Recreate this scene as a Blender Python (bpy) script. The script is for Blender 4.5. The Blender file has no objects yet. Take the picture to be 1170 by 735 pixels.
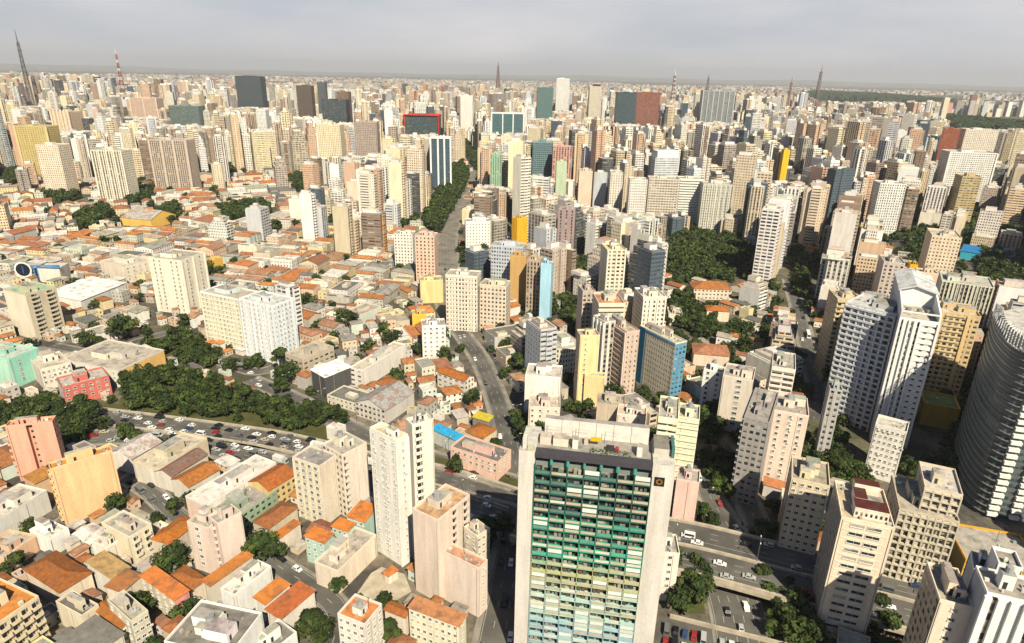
import bpy, math, random
import numpy as np
from mathutils import Vector, Matrix
R = math.radians
rnd = random.Random(11)
scene = bpy.context.scene
COL = scene.collection

# ------------------------------------------------------------------ camera
CAMH, FPX, CX, CY = 170.0, 740.0, 585.0, 367.5
PITCH, ROLL = R(20.9), R(1.18)
_cp, _sp = math.cos(PITCH), math.sin(PITCH)
FW = Vector((0, _cp, -_sp)); U0 = Vector((0, _sp, _cp))
RT = Vector((math.cos(ROLL), math.sin(ROLL)*U0.y, math.sin(ROLL)*U0.z))
UP = Vector((-math.sin(ROLL), math.cos(ROLL)*U0.y, math.cos(ROLL)*U0.z))
cam_d = bpy.data.cameras.new('camera'); cam = bpy.data.objects.new('camera', cam_d); COL.objects.link(cam)
cam_d.sensor_width = 36; cam_d.lens = 36*FPX/1170; cam_d.clip_start = 1; cam_d.clip_end = 120000
cam.matrix_world = Matrix(((RT.x, UP.x, -FW.x, 0), (RT.y, UP.y, -FW.y, 0), (RT.z, UP.z, -FW.z, CAMH), (0, 0, 0, 1)))
scene.camera = cam

# ------------------------------------------------------------------ light
SUN_EL = R(45); SUN_AZ = (0.30, -0.954)           # horizontal direction towards the sun
world = bpy.data.worlds.new('World'); scene.world = world; world.use_nodes = True
wt = world.node_tree; wt.nodes.clear()
def wn(t, **k):
    n = wt.nodes.new(t)
    for a, b in k.items(): setattr(n, a, b)
    return n
sky = wn('ShaderNodeTexSky', sky_type='NISHITA', sun_disc=False)
sky.sun_elevation = SUN_EL; sky.sun_rotation = math.atan2(SUN_AZ[0], SUN_AZ[1])
sky.altitude = 800; sky.air_density = 1.0; sky.dust_density = 0.6; sky.ozone_density = 1.0
tc = wn('ShaderNodeTexCoord'); mp = wn('ShaderNodeMapping'); mp.inputs['Scale'].default_value = (1.5, 1.5, 8.0); mp.inputs['Rotation'].default_value = (0.0, 0.12, 0.3)
no = wn('ShaderNodeTexNoise'); no.inputs['Scale'].default_value = 1.7; no.inputs['Detail'].default_value = 6; no.inputs['Roughness'].default_value = 0.5
cr = wn('ShaderNodeValToRGB'); cr.color_ramp.elements[0].position = 0.34; cr.color_ramp.elements[0].color = (0, 0, 0, 1)
cr.color_ramp.elements[1].position = 0.72; cr.color_ramp.elements[1].color = (1, 1, 1, 1)
mx = wn('ShaderNodeMixRGB'); cl2 = wn('ShaderNodeMixRGB'); cl2.inputs['Color1'].default_value = (6.9, 7.3, 8.3, 1); cl2.inputs['Color2'].default_value = (10.8, 10.4, 10.4, 1)
mu = wn('ShaderNodeMath', operation='MULTIPLY_ADD'); mu.inputs[1].default_value = 0.10; mu.inputs[2].default_value = 0.88
bg = wn('ShaderNodeBackground'); bg.inputs['Strength'].default_value = 0.05
wo = wn('ShaderNodeOutputWorld')
L_ = wt.links.new
L_(tc.outputs['Generated'], mp.inputs['Vector']); L_(mp.outputs[0], no.inputs['Vector']); L_(no.outputs['Fac'], cr.inputs[0])
sxz = wn('ShaderNodeSeparateXYZ'); L_(tc.outputs['Generated'], sxz.inputs[0]); lowb = wn('ShaderNodeMapRange')   # the veil of cloud lies low over the horizon
for i_, v_ in enumerate((.14, .21, 1.0, .02)): lowb.inputs[i_+1].default_value = v_
veil = wn('ShaderNodeMath', operation='MULTIPLY'); L_(sxz.outputs[2], lowb.inputs[0]); L_(lowb.outputs[0], veil.inputs[0])
L_(cr.outputs[0], mu.inputs[0]); L_(mu.outputs[0], veil.inputs[1]); L_(veil.outputs[0], mx.inputs['Fac']); L_(cr.outputs[0], cl2.inputs['Fac']); L_(cl2.outputs[0], mx.inputs['Color2']); L_(sky.outputs[0], mx.inputs['Color1'])
L_(mx.outputs[0], bg.inputs['Color']); L_(bg.outputs[0], wo.inputs['Surface'])

sun_d = bpy.data.lights.new('sun', 'SUN'); sun_d.energy = 5.0; sun_d.angle = R(0.5); sun_d.color = (1.0, 0.91, 0.70)
sun = bpy.data.objects.new('sun', sun_d); COL.objects.link(sun)
tosun = Vector((SUN_AZ[0]*math.cos(SUN_EL), SUN_AZ[1]*math.cos(SUN_EL), math.sin(SUN_EL)))
sun.rotation_euler = tosun.to_track_quat('Z', 'Y').to_euler()
vs = scene.view_settings; scene.display_settings.display_device = 'sRGB'
vs.view_transform = 'Standard'; vs.look = 'None'; vs.exposure = 0.66; vs.gamma = 1; vs.use_curve_mapping = False
scene.cycles.max_bounces = 4; scene.cycles.diffuse_bounces = 1; scene.cycles.glossy_bounces = 2; scene.cycles.volume_bounces = 0
scene.cycles.use_denoising = True

# ------------------------------------------------------------------ projection between the photo's pixels and the ground
def ray(px, py):
    return FW + RT*((px-CX)/FPX) - UP*((py-CY)/FPX)
def W(px, py, z=0.0):
    d = ray(px, py); t = (z-CAMH)/d.z
    return (d.x*t, d.y*t)
def proj(x, y, z):
    v = Vector((x, y, z-CAMH)); c = v.dot(FW)
    if c < 1: c = 1
    return (CX+FPX*v.dot(RT)/c, CY-FPX*v.dot(UP)/c, c)
def height_from(px_top, base):
    x, y = W(*base); lo, hi = 0.0, 600.0
    for _ in range(40):
        m = (lo+hi)/2
        if proj(x, y, m)[1] > px_top: lo = m
        else: hi = m
    return lo

# ------------------------------------------------------------------ materials
MATS = {}
def newmat(name):
    m = bpy.data.materials.new(name); m.use_nodes = True; m.node_tree.nodes.clear(); MATS[name] = m
    return m, m.node_tree
def nd(t, kind, **k):
    n = t.nodes.new(kind)
    for a, b in k.items():
        if a.startswith('i_'):
            key = a[2:]; n.inputs[int(key) if key.isdigit() else key].default_value = b
        else: setattr(n, a, b)
    return n
def out(t, sh):
    o = nd(t, 'ShaderNodeOutputMaterial'); t.links.new(sh, o.inputs['Surface'])
def mth(t, op, a, b=None, c=None):
    n = nd(t, 'ShaderNodeMath', operation=op)
    for i, v in enumerate((a, b, c)):
        if v is None: continue
        if isinstance(v, (int, float)): n.inputs[i].default_value = v
        else: t.links.new(v, n.inputs[i])
    return n.outputs[0]
def mixc(t, f, a, b, mode='MIX'):
    n = nd(t, 'ShaderNodeMixRGB', blend_type=mode)
    for i, v in zip((0, 1, 2), (f, a, b)):
        if isinstance(v, (int, float)): n.inputs[i].default_value = v
        elif isinstance(v, tuple): n.inputs[i].default_value = v
        else: t.links.new(v, n.inputs[i])
    return n.outputs[0]
def noise(t, vec, scale, detail=3, rough=0.55):
    n = nd(t, 'ShaderNodeTexNoise'); n.inputs['Scale'].default_value = scale; n.inputs['Detail'].default_value = detail
    n.inputs['Roughness'].default_value = rough
    if vec is not None: t.links.new(vec, n.inputs['Vector'])
    return n.outputs['Fac']
def rng_(t, v, a, b, c, d):
    n = nd(t, 'ShaderNodeMapRange'); t.links.new(v, n.inputs[0])
    for i, x in enumerate((a, b, c, d)): n.inputs[i+1].default_value = x
    return n.outputs[0]
def bsdf(t, col, rough=0.8, spec=0.3, metal=0.0):
    b = nd(t, 'ShaderNodeBsdfPrincipled')
    if isinstance(col, tuple): b.inputs['Base Color'].default_value = (*col[:3], 1)
    else: t.links.new(col, b.inputs['Base Color'])
    if isinstance(rough, (int, float)): b.inputs['Roughness'].default_value = rough
    else: t.links.new(rough, b.inputs['Roughness'])
    b.inputs['Specular IOR Level'].default_value = spec; b.inputs['Metallic'].default_value = metal
    return b
def pos(t): return nd(t, 'ShaderNodeNewGeometry').outputs['Position']
def scaled(t, vec, s):
    n = nd(t, 'ShaderNodeMapping'); n.inputs['Scale'].default_value = s; t.links.new(vec, n.inputs['Vector']); return n.outputs[0]

# facade: wall colour, window bays and storeys come from each wall's own attributes and metre-scaled UV
m, t = newmat('facade'); lk = t.links.new
at = nd(t, 'ShaderNodeAttribute', attribute_name='col'); st = nd(t, 'ShaderNodeAttribute', attribute_name='sty')
uv = nd(t, 'ShaderNodeUVMap', uv_map='UVMap'); sx = nd(t, 'ShaderNodeSeparateXYZ'); lk(uv.outputs[0], sx.inputs[0])
ss = nd(t, 'ShaderNodeSeparateXYZ'); lk(st.outputs['Vector'], ss.inputs[0])
u = mth(t, 'DIVIDE', sx.outputs[0], mth(t, 'MAXIMUM', ss.outputs[0], 0.5)); v = mth(t, 'DIVIDE', sx.outputs[1], 3.0)
fu = mth(t, 'ABSOLUTE', mth(t, 'SUBTRACT', mth(t, 'FRACT', u), 0.5)); fv = mth(t, 'ABSOLUTE', mth(t, 'SUBTRACT', mth(t, 'FRACT', v), 0.52))
wu = mth(t, 'LESS_THAN', fu, mth(t, 'MULTIPLY', ss.outputs[1], 0.5)); wv = mth(t, 'LESS_THAN', fv, mth(t, 'MULTIPLY', ss.outputs[2], 0.5))
win = mth(t, 'MULTIPLY', wu, wv)
cb = nd(t, 'ShaderNodeCombineXYZ'); lk(mth(t, 'FLOOR', u), cb.inputs[0]); lk(mth(t, 'FLOOR', v), cb.inputs[1])
ob = nd(t, 'ShaderNodeObjectInfo'); lk(at.outputs['Fac'], cb.inputs[2])
wnz = nd(t, 'ShaderNodeTexWhiteNoise', noise_dimensions='3D'); lk(cb.outputs[0], wnz.inputs[0])
rv = wnz.outputs['Value']
cr1 = nd(t, 'ShaderNodeValToRGB'); lk(rv, cr1.inputs[0]); e = cr1.color_ramp; e.interpolation = 'CONSTANT'
e.elements[0].position = 0; e.elements[0].color = (.018, .02, .022, 1); e.elements[1].position = .55; e.elements[1].color = (.035, .037, .04, 1)
for p_, c_ in ((.76, (.08, .075, .07, 1)), (.88, (.19, .17, .145, 1)), (.96, (.40, .37, .32, 1))):
    q = e.elements.new(p_); q.color = c_
blind = mth(t, 'LESS_THAN', mth(t, 'SUBTRACT', .76, mth(t, 'FRACT', v)), mth(t, 'MULTIPLY', mth(t, 'FRACT', mth(t, 'MULTIPLY', rv, 7.3)), .34))
gcol = mixc(t, mth(t, 'MULTIPLY', blind, .8), cr1.outputs[0], (.34, .30, .24, 1))
gcol = mixc(t, mth(t, 'MULTIPLY', at.outputs['Alpha'], 0.9), gcol, (.035, .075, .09, 1))
dirt = noise(t, scaled(t, pos(t), (.35, .35, .06)), 1.0, 5, .62)
dirt2 = noise(t, pos(t), 1.1, 3)
w1 = mixc(t, 1.0, at.outputs['Color'], rng_(t, dirt, .3, .72, 1.06, .78), 'MULTIPLY')
w1 = mixc(t, 1.0, w1, rng_(t, dirt2, .3, .7, .93, 1.05), 'MULTIPLY')
slab = mth(t, 'LESS_THAN', mth(t, 'FRACT', v), 0.055)
w1 = mixc(t, mth(t, 'MULTIPLY', mth(t, 'MULTIPLY', slab, mth(t, 'GREATER_THAN', ss.outputs[0], .1)), .3), w1, (.12, .11, .10, 1))
stk = noise(t, scaled(t, pos(t), (1.6, 1.6, .05)), 1.0, 4, .6)
w1 = mixc(t, rng_(t, stk, .58, .76, 0, .3), w1, (.13, .115, .095, 1))
cc = mixc(t, win, w1, gcol)
bs = bsdf(t, cc, rng_(t, win, 0, 1, .85, .28), .35)
bp = nd(t, 'ShaderNodeBump'); bp.inputs['Strength'].default_value = .7; bp.inputs['Distance'].default_value = .25
lk(mth(t, 'SUBTRACT', 1.0, win), bp.inputs['Height']); lk(bp.outputs[0], bs.inputs['Normal'])
out(t, bs.outputs[0])

def attr_mat(name, rough, lo, hi, scale, spec=.25, stain=None, bumpd=0.0):
    m, t = newmat(name); lk = t.links.new
    at = nd(t, 'ShaderNodeAttribute', attribute_name='col')
    n1 = noise(t, pos(t), scale, 5, .65)
    c = mixc(t, 1.0, at.outputs['Color'], rng_(t, n1, .3, .7, lo, hi), 'MULTIPLY')
    if stain:
        n2 = noise(t, pos(t), stain[0], 4, .6)
        c = mixc(t, rng_(t, n2, .5, .68, 0, stain[1]), c, (.07, .065, .06, 1))
    b = bsdf(t, c, rough, spec)
    if bumpd:
        bp = nd(t, 'ShaderNodeBump'); bp.inputs['Distance'].default_value = bumpd; lk(n1, bp.inputs['Height']); lk(bp.outputs[0], b.inputs['Normal'])
    out(t, b.outputs[0]); return m, t, b, c
attr_mat('plaster', .85, .82, 1.08, .5, .25)
attr_mat('roofing', .9, .72, 1.15, .55, .15, (.22, .6), .05)
attr_mat('metal_paint', .45, .9, 1.05, .5, .5)
m, t, b, c = attr_mat('tile', .85, .62, 1.28, .8, .2, (.35, .3))
uv = nd(t, 'ShaderNodeUVMap', uv_map='UVMap'); wv_ = nd(t, 'ShaderNodeTexWave', wave_type='BANDS', bands_direction='X')
wv_.inputs['Scale'].default_value = 1.1; wv_.inputs['Distortion'].default_value = .6; t.links.new(uv.outputs[0], wv_.inputs['Vector'])
c2 = mixc(t, 1.0, c, rng_(t, wv_.outputs['Fac'], 0, 1, .58, .92), 'MULTIPLY')
pt = noise(t, pos(t), .22, 2); c2 = mixc(t, rng_(t, pt, .5, .56, 0, .45), c2, (.20, .085, .035, 1)); t.links.new(c2, b.inputs['Base Color'])
def simple(name, col, rough=.6, spec=.4, metal=0., nscale=None, amp=(.8, 1.1)):
    m, t = newmat(name)
    if nscale:
        n1 = noise(t, pos(t), nscale, 5, .6); c = mixc(t, 1.0, (*col, 1), rng_(t, n1, .3, .7, *amp), 'MULTIPLY')
    else: c = col
    out(t, bsdf(t, c, rough, spec, metal).outputs[0]); return m
simple('glass_dark', (.02, .026, .03), .12, .6)
simple('glass_grey', (.10, .115, .12), .15, .6)
simple('glass_curtain', (.38, .34, .28), .5, .4)
simple('frame_white', (.62, .6, .55), .6)
simple('frame_brown', (.20, .13, .08), .6)
simple('rubber', (.02, .02, .02), .8)
simple('steel_grey', (.16, .16, .165), .5, .5, .3, .4)
simple('steel_red', (.30, .07, .04), .5)
simple('steel_white', (.6, .6, .58), .5)
simple('asphalt', (.105, .098, .088), .9, .2, 0, .06, (.6, 1.4))
simple('sunlit_asphalt', (.17, .155, .13), .9, .2, 0, .08, (.6, 1.35))  # lighter asphalt: sunshine on the avenue put into the colour
simple('pavement', (.26, .235, .20), .9, .2, 0, .15, (.6, 1.2))
simple('concrete', (.42, .36, .28), .9, .2, 0, .3, (.7, 1.15))
simple('line_white', (.34, .33, .30), .8)
simple('bark', (.09, .065, .045), .9)
simple('leaf_dark', (.022, .036, .009), .75, .2, 0, .12, (.55, 1.6))
simple('leaf_mid', (.045, .064, .014), .75, .2, 0, .12, (.55, 1.6))
simple('leaf_violet', (.16, .08, .17), .75, .2, 0, .12, (.6, 1.5))
simple('grass', (.075, .075, .028), .9, .1, 0, .08, (.6, 1.4))
m, t = newmat('car_paint'); ob = nd(t, 'ShaderNodeObjectInfo'); out(t, bsdf(t, ob.outputs['Color'], .3, .6).outputs[0])
# ground: streets, yards and worn asphalt in patches
m, t = newmat('ground')
n1 = noise(t, pos(t), .045, 6, .65); n2 = noise(t, pos(t), .5, 4); n3 = noise(t, pos(t), .008, 3)
c = mixc(t, rng_(t, n1, .42, .6, 0, 1), (.065, .06, .055, 1), (.19, .16, .12, 1))
c = mixc(t, rng_(t, n3, .5, .62, 0, .65), c, (.07, .075, .035, 1)); c = mixc(t, 1.0, c, rng_(t, n2, .3, .7, .7, 1.2), 'MULTIPLY')
out(t, bsdf(t, c, .95, .1).outputs[0])
m, t = newmat('hill_green'); n1 = noise(t, pos(t), .002, 6, .7)
out(t, bsdf(t, mixc(t, rng_(t, n1, .4, .62, 0, 1), (.05, .07, .035, 1), (.32, .30, .27, 1)), .95, .1).outputs[0])

# ------------------------------------------------------------------ mesh builder
class MB:
    def __init__(s): s.v = []; s.f = []; s.m = []; s.c = []; s.s = []; s.uv = []; s.mats = []
    def mi(s, name):
        if name not in s.mats: s.mats.append(name)
        return s.mats.index(name)
    def face(s, pts, mat, col=(.5, .5, .5), sty=(0, 0, 0), uv=None):
        i = len(s.v); s.v += [tuple(p) for p in pts]; s.f.append(tuple(range(i, i+len(pts)))); s.m.append(s.mi(mat))
        s.c.append((*col, 0.)[:4] if len(col) == 3 else col); s.s.append(sty)
        if uv is None: uv = [(p[0], p[1]) for p in pts]
        s.uv += uv
    def wall(s, a, b, z0, z1, mat, col, sty):
        Lw = math.hypot(b[0]-a[0], b[1]-a[1])
        if Lw < .05: return
        if sty[0] > 0 and sty[1] > 0:
            n = max(1, round(Lw/sty[0])); sty = (Lw/n, sty[1], sty[2])
        s.face([(a[0], a[1], z0), (b[0], b[1], z0), (b[0], b[1], z1), (a[0], a[1], z1)], mat, col, sty,
               [(0, 0), (Lw, 0), (Lw, z1-z0), (0, z1-z0)])
    def prism(s, poly, z0, z1, mat, col, sty=(0, 0, 0), rmat='roofing', rcol=None, stys=None, cols=None, top=True, bottom=False):
        n = len(poly)
        for i in range(n):
            s.wall(poly[i], poly[(i+1) % n], z0, z1, mat, cols[i] if cols else col, stys[i] if stys else sty)
        if top: s.face([(p[0], p[1], z1) for p in poly], rmat, rcol or col)
        if bottom: s.face([(p[0], p[1], z0) for p in reversed(poly)], mat, col)
    def box(s, x0, x1, y0, y1, z0, z1, mat, col=(.5, .5, .5), sty=(0, 0, 0), rmat=None, rcol=None, bottom=True):
        s.prism([(x0, y0), (x1, y0), (x1, y1), (x0, y1)], z0, z1, mat, col, sty, rmat or mat, rcol or col, bottom=bottom)
    def ring(s, poly_rect, z0, z1, th, mat, col):
        x0, x1, y0, y1 = poly_rect
        s.box(x0, x1, y0, y0+th, z0, z1, mat, col); s.box(x0, x1, y1-th, y1, z0, z1, mat, col)
        s.box(x0, x0+th, y0+th, y1-th, z0, z1, mat, col); s.box(x1-th, x1, y0+th, y1-th, z0, z1, mat, col)
    def bar(s, a, b, r, mat, col=(.5, .5, .5), n=4, r2=None):
        a = Vector(a); b = Vector(b); d = (b-a).normalized(); q = d.to_track_quat('Z', 'Y'); r2 = r if r2 is None else r2
        A = [a+q @ Vector((r*math.cos(2*math.pi*k/n), r*math.sin(2*math.pi*k/n), 0)) for k in range(n)]
        B = [b+q @ Vector((r2*math.cos(2*math.pi*k/n), r2*math.sin(2*math.pi*k/n), 0)) for k in range(n)]
        for k in range(n): s.face([A[k], A[(k+1) % n], B[(k+1) % n], B[k]], mat, col)
        s.face(B, mat, col); s.face(A[::-1], mat, col)
    def add(s, o, x=0, y=0, z=0, rz=0.0):
        c_, s_ = math.cos(rz), math.sin(rz); i = len(s.v)
        s.v += [(x+c_*p[0]-s_*p[1], y+s_*p[0]+c_*p[1], z+p[2]) for p in o.v]
        s.f += [tuple(k+i for k in f) for f in o.f]; mm = [s.mi(n) for n in o.mats]
        s.m += [mm[k] for k in o.m]; s.c += o.c; s.s += o.s; s.uv += o.uv
    def mesh(s, name):
        me = bpy.data.meshes.new(name); me.from_pydata(s.v, [], s.f)
        for n in s.mats: me.materials.append(MATS[n])
        me.polygons.foreach_set('material_index', s.m)
        a = me.attributes.new('col', 'FLOAT_COLOR', 'FACE'); a.data.foreach_set('color', np.array(s.c, dtype=np.float32).ravel())
        a = me.attributes.new('sty', 'FLOAT_VECTOR', 'FACE'); a.data.foreach_set('vector', np.array(s.s, dtype=np.float32).ravel())
        u_ = me.uv_layers.new(name='UVMap'); u_.data.foreach_set('uv', np.array(s.uv, dtype=np.float32).ravel())
        return me
    def build(s, name, parent=None, loc=(0, 0, 0), rz=0.0):
        return link(name, s.mesh(name), parent, loc, rz)
def link(name, data, parent=None, loc=(0, 0, 0), rz=0.0):
    o = bpy.data.objects.new(name, data); COL.objects.link(o); o.parent = parent; o.location = loc; o.rotation_euler = (0, 0, rz)
    return o
def tag(o, label=None, cat=None, group=None, kind=None):
    for k, v_ in (('label', label), ('category', cat), ('group', group), ('kind', kind)):
        if v_: o[k] = v_
    return o
def jit(c, a=.06, r=None):
    r = r or rnd; k = 1+r.uniform(-a, a)
    return tuple(max(0.01, min(.86, x*k*(1+r.uniform(-a*.4, a*.4)))) for x in c)

# things remembered for layout: footprint, height, visible box in the photograph
FOOT = []      # (cx, cy, ax, hw, hd)  rotated rectangles
GUARD = []     # (x0, x1, ytop, ybot, depth)
REFS = []      # (phrase, px, py)
def rect_pts(cx, cy, a, hw, hd, n=3):
    c_, s_ = math.cos(a), math.sin(a)
    return [(cx+c_*u_*hw-s_*v_*hd, cy+s_*u_*hw+c_*v_*hd) for u_ in np.linspace(-1, 1, n) for v_ in np.linspace(-1, 1, n)]
def inrect(p, f, pad=0.0):
    dx, dy = p[0]-f[0], p[1]-f[1]; c_, s_ = math.cos(f[2]), math.sin(f[2])
    return abs(dx*c_+dy*s_) < f[3]+pad and abs(-dx*s_+dy*c_) < f[4]+pad
GRIDF = {}
def foot_add(f):
    FOOT.append(f); r = math.hypot(f[3], f[4])
    for i in range(int((f[0]-r)//40), int((f[0]+r)//40)+1):
        for j in range(int((f[1]-r)//40), int((f[1]+r)//40)+1): GRIDF.setdefault((i, j), []).append(f)
def clash(f, pad=0.3):
    pts = rect_pts(*f); r = math.hypot(f[3], f[4]); seen = set()
    for i in range(int((f[0]-r)//40), int((f[0]+r)//40)+1):
        for j in range(int((f[1]-r)//40), int((f[1]+r)//40)+1):
            for g in GRIDF.get((i, j), ()):
                if id(g) in seen: continue
                seen.add(id(g))
                if (f[0]-g[0])**2+(f[1]-g[1])**2 > (r+math.hypot(g[3], g[4]))**2: continue
                if any(inrect(p, g, pad) for p in pts) or any(inrect(p, f, pad) for p in rect_pts(*g)): return True
    return False

# ------------------------------------------------------------------ ground, hills, roads
mb = MB(); N_ = 96
ringr = [0, 300, 900, 3000, 9000, 20000, 42000]
prev = None
for r_ in ringr[1:]:
    cur = [(r_*math.cos(2*math.pi*k/N_), r_*math.sin(2*math.pi*k/N_), 0) for k in range(N_)]
    for k in range(N_):
        if prev is None: mb.face([(0, 0, 0), cur[k], cur[(k+1) % N_]], 'ground')
        else: mb.face([prev[k], cur[k], cur[(k+1) % N_], prev[(k+1) % N_]], 'ground')
    prev = cur
tag(mb.build('ground'), kind='structure')
mb = MB(); K = 160
def hillh(i, j):
    a = i/K; return 0 if j == 0 else (70+95*abs(math.sin(a*9+1))*abs(math.sin(a*23+.4))+40*math.sin(a*51)**2)*(.55 if j == 1 else 1)
for j in range(2):
    for i in range(K):
        def P_(ii, jj):
            a = R(20+140*ii/K); rr = (26000, 31000, 38000)[jj]; return (rr*math.cos(a), rr*math.sin(a), hillh(ii, jj))
        mb.face([P_(i, j), P_(i+1, j), P_(i+1, j+1), P_(i, j+1)], 'hill_green')
tag(mb.build('hills'), kind='structure')

ROADS = []     # (points, half width)
def smooth(pts, k=3):
    for _ in range(k):
        q = [pts[0]]
        for a, b in zip(pts, pts[1:]):
            q += [(a[0]*.75+b[0]*.25, a[1]*.75+b[1]*.25), (a[0]*.25+b[0]*.75, a[1]*.25+b[1]*.75)]
        q.append(pts[-1]); pts = q
    return pts
def offs(pts, d):
    o = []
    for i, p in enumerate(pts):
        a = pts[max(0, i-1)]; b = pts[min(len(pts)-1, i+1)]
        L = math.hypot(b[0]-a[0], b[1]-a[1]) or 1
        o.append((p[0]-(b[1]-a[1])/L*d, p[1]+(b[0]-a[0])/L*d))
    return o
def strip(mb, pts, d0, d1, z, mat, col=(.5, .5, .5)):
    A = offs(pts, d0); B = offs(pts, d1)
    for i in range(len(pts)-1):
        mb.face([(A[i][0], A[i][1], z), (A[i+1][0], A[i+1][1], z), (B[i+1][0], B[i+1][1], z), (B[i][0], B[i][1], z)][::-1], mat, col)
def rail(mb, pts, d, w, z0, z1, mat, col):
    A = offs(pts, d-w/2); B = offs(pts, d+w/2)
    for i in range(len(pts)-1):
        mb.prism([A[i], A[i+1], B[i+1], B[i]], z0, z1, mat, col, rmat=mat)
def dashes(mb, pts, d, z, on=3.0, off=6.0, w=.1):
    Q = offs(pts, d); acc = 0; run = True
    for a, b in zip(Q, Q[1:]):
        L = math.hypot(b[0]-a[0], b[1]-a[1]);
        if L < .01: continue
        ux, uy = (b[0]-a[0])/L, (b[1]-a[1])/L; s_ = 0
        while s_ < L:
            lim = on if run else off; step = min(lim-acc, L-s_)
            if run:
                p = (a[0]+ux*s_, a[1]+uy*s_); q = (a[0]+ux*(s_+step), a[1]+uy*(s_+step))
                mb.face([(p[0]-uy*w, p[1]+ux*w, z), (p[0]+uy*w, p[1]-ux*w, z), (q[0]+uy*w, q[1]-ux*w, z), (q[0]-uy*w, q[1]+ux*w, z)], 'line_white')
            acc += step; s_ += step
            if acc >= lim-1e-6: acc = 0; run = not run
rd = MB(); pv = MB(); mk = MB()
RPATH = {}
def road(key, px, w, lanes=2, z=0.03, pave=2.2, guard=True, zpx=0.0, world=False):
    pts = px if world else [W(x, y, zpx) for x, y in px]
    pts = smooth(pts); RPATH[key] = (pts, w, zpx)
    ROADS.append((pts, w/2+pave))
    strip(rd, pts, -w/2, w/2, z, 'sunlit_asphalt' if key in ('avenue',) else 'asphalt')
    for s_ in (-1, 1):
        if pave: strip(pv, pts, s_*(w/2), s_*(w/2+pave), .14, 'pavement') if s_ > 0 else strip(pv, pts, -(w/2+pave), -w/2, .14, 'pavement')
    for k in range(1, lanes): dashes(mk, pts, -w/2+w*k/lanes, z+.03)
    for s_ in (-1, 1):
        A = offs(pts, s_*(w/2-.5)); strip(mk, pts, s_*(w/2-.5)-.08, s_*(w/2-.5)+.08, z+.03, 'line_white')
    if guard:
        for p in pts:
            q = proj(*p, 0)
            if -50 < q[0] < 1220 and 180 < q[1] < 780: GUARD.append((q[0]-3, q[0]+3, q[1]-3, q[1]+1, q[2]))
road('far', [(40, 466), (98, 474), (190, 485), (300, 500), (352, 511), (400, 525), (470, 536), (521, 549), (590, 572)], 13, 4)
road('near', [(60, 503), (110, 500), (165, 498), (234, 509), (300, 525), (345, 538), (420, 552), (470, 560), (532, 575), (587, 590)], 12, 4)
road('trees', [(285, 434), (317, 447), (353, 464), (421, 500), (500, 526), (590, 553)], 9, 2)
road('centre', [(520, 372), (534, 390), (549, 410), (562, 440), (575, 480), (583, 520), (588, 545)], 10, 3)
road('beside', [(588, 592), (587, 625), (578, 680), (566, 745)], 12, 3)
road('valley', [(795, 515), (803, 545), (812, 570), (826, 592), (840, 612)], 9, 2)
road('valley_side', [(826, 508), (836, 535), (850, 565), (866, 602)], 8, 2)
road('shade', [(902, 320), (913, 357), (923, 400), (934, 440), (930, 480)], 9, 2)
road('avenue', [(520, 366), (508, 330), (512, 300), (509, 272), (520, 246), (540, 217), (545, 197), (534, 178), (520, 160)], 20, 6, pave=2)
road('lane_west', [(-30, 662), (0, 643), (74, 598), (145, 552), (168, 535)], 8, 2, pave=1.5)
road('lane_mid', [(258, 600), (314, 645), (352, 668), (391, 697), (380, 735), (372, 760)], 7.5, 2, pave=1.4)
road('lane_yard', [(150, 548), (172, 562), (200, 588), (222, 606)], 7, 2, pave=1.2)
road('lane_shops', [(60, 395), (110, 405), (150, 392), (200, 378)], 7, 2, pave=1.2)
road('lane_slab', [(345, 405), (300, 428), (270, 420), (215, 398)], 8, 2, pave=1.2)
road('sunken', [(818, 640), (832, 668), (843, 700), (850, 740)], 17, 5, pave=1.0)
# two carriageways carried over the sunken road on a viaduct
ZB = 6.5
vp = smooth([W(x, y, ZB) for x, y in ((596, 588), (690, 610), (778, 622), (850, 640), (928, 661), (1017, 681), (1100, 705), (1200, 728))])
ROADS.append((vp, 17))
RPATH['bridge_far'] = (offs(vp, 7.2), 12, ZB); RPATH['bridge_near'] = (offs(vp, -7.2), 12, ZB)
for p in vp:
    q = proj(*p, ZB)
    if 770 < q[0] < 1060: GUARD.append((q[0]-4, q[0]+4, q[1]-18, q[1]+14, q[2]))
tag(rd.build('road'), kind='structure'); tag(pv.build('pavement'), kind='structure'); tag(mk.build('road_markings'), kind='structure')
vt = link('viaduct', None); tag(vt, 'long grey concrete viaduct carrying two carriageways over the sunken lanes beside the green balconied tower', 'bridge')
mb = MB(); strip(mb, vp, -14.5, 14.5, ZB, 'asphalt'); strip(mb, vp, 14.6, -14.6, ZB-1.6, 'concrete')
for s_ in (-1, 1): rail(mb, vp, s_*14.7, .5, ZB-1.7, ZB, 'concrete', (.4, .36, .3))
mb.build('deck', vt)
mb = MB()
for w_ in (-1, 1):
    strip(mb, vp, w_*7.2-3.1, w_*7.2-2.95, ZB+.03, 'line_white'); dashes(mb, vp, w_*7.2-.1, ZB+.03); dashes(mb, vp, w_*7.2+3, ZB+.03); strip(mb, vp, w_*7.2-5.6, w_*7.2-5.45, ZB+.03, 'line_white')
mb.build('lane_marking', vt)
for s_, nm in ((-1, 'parapet'), (1, 'parapet'), (0, 'median_barrier')):
    mb = MB(); rail(mb, vp, s_*14.2, 1.1 if s_ else .7, ZB+.001, ZB+1.0, 'concrete', (.5, .42, .3)); mb.build(nm, vt)
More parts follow.
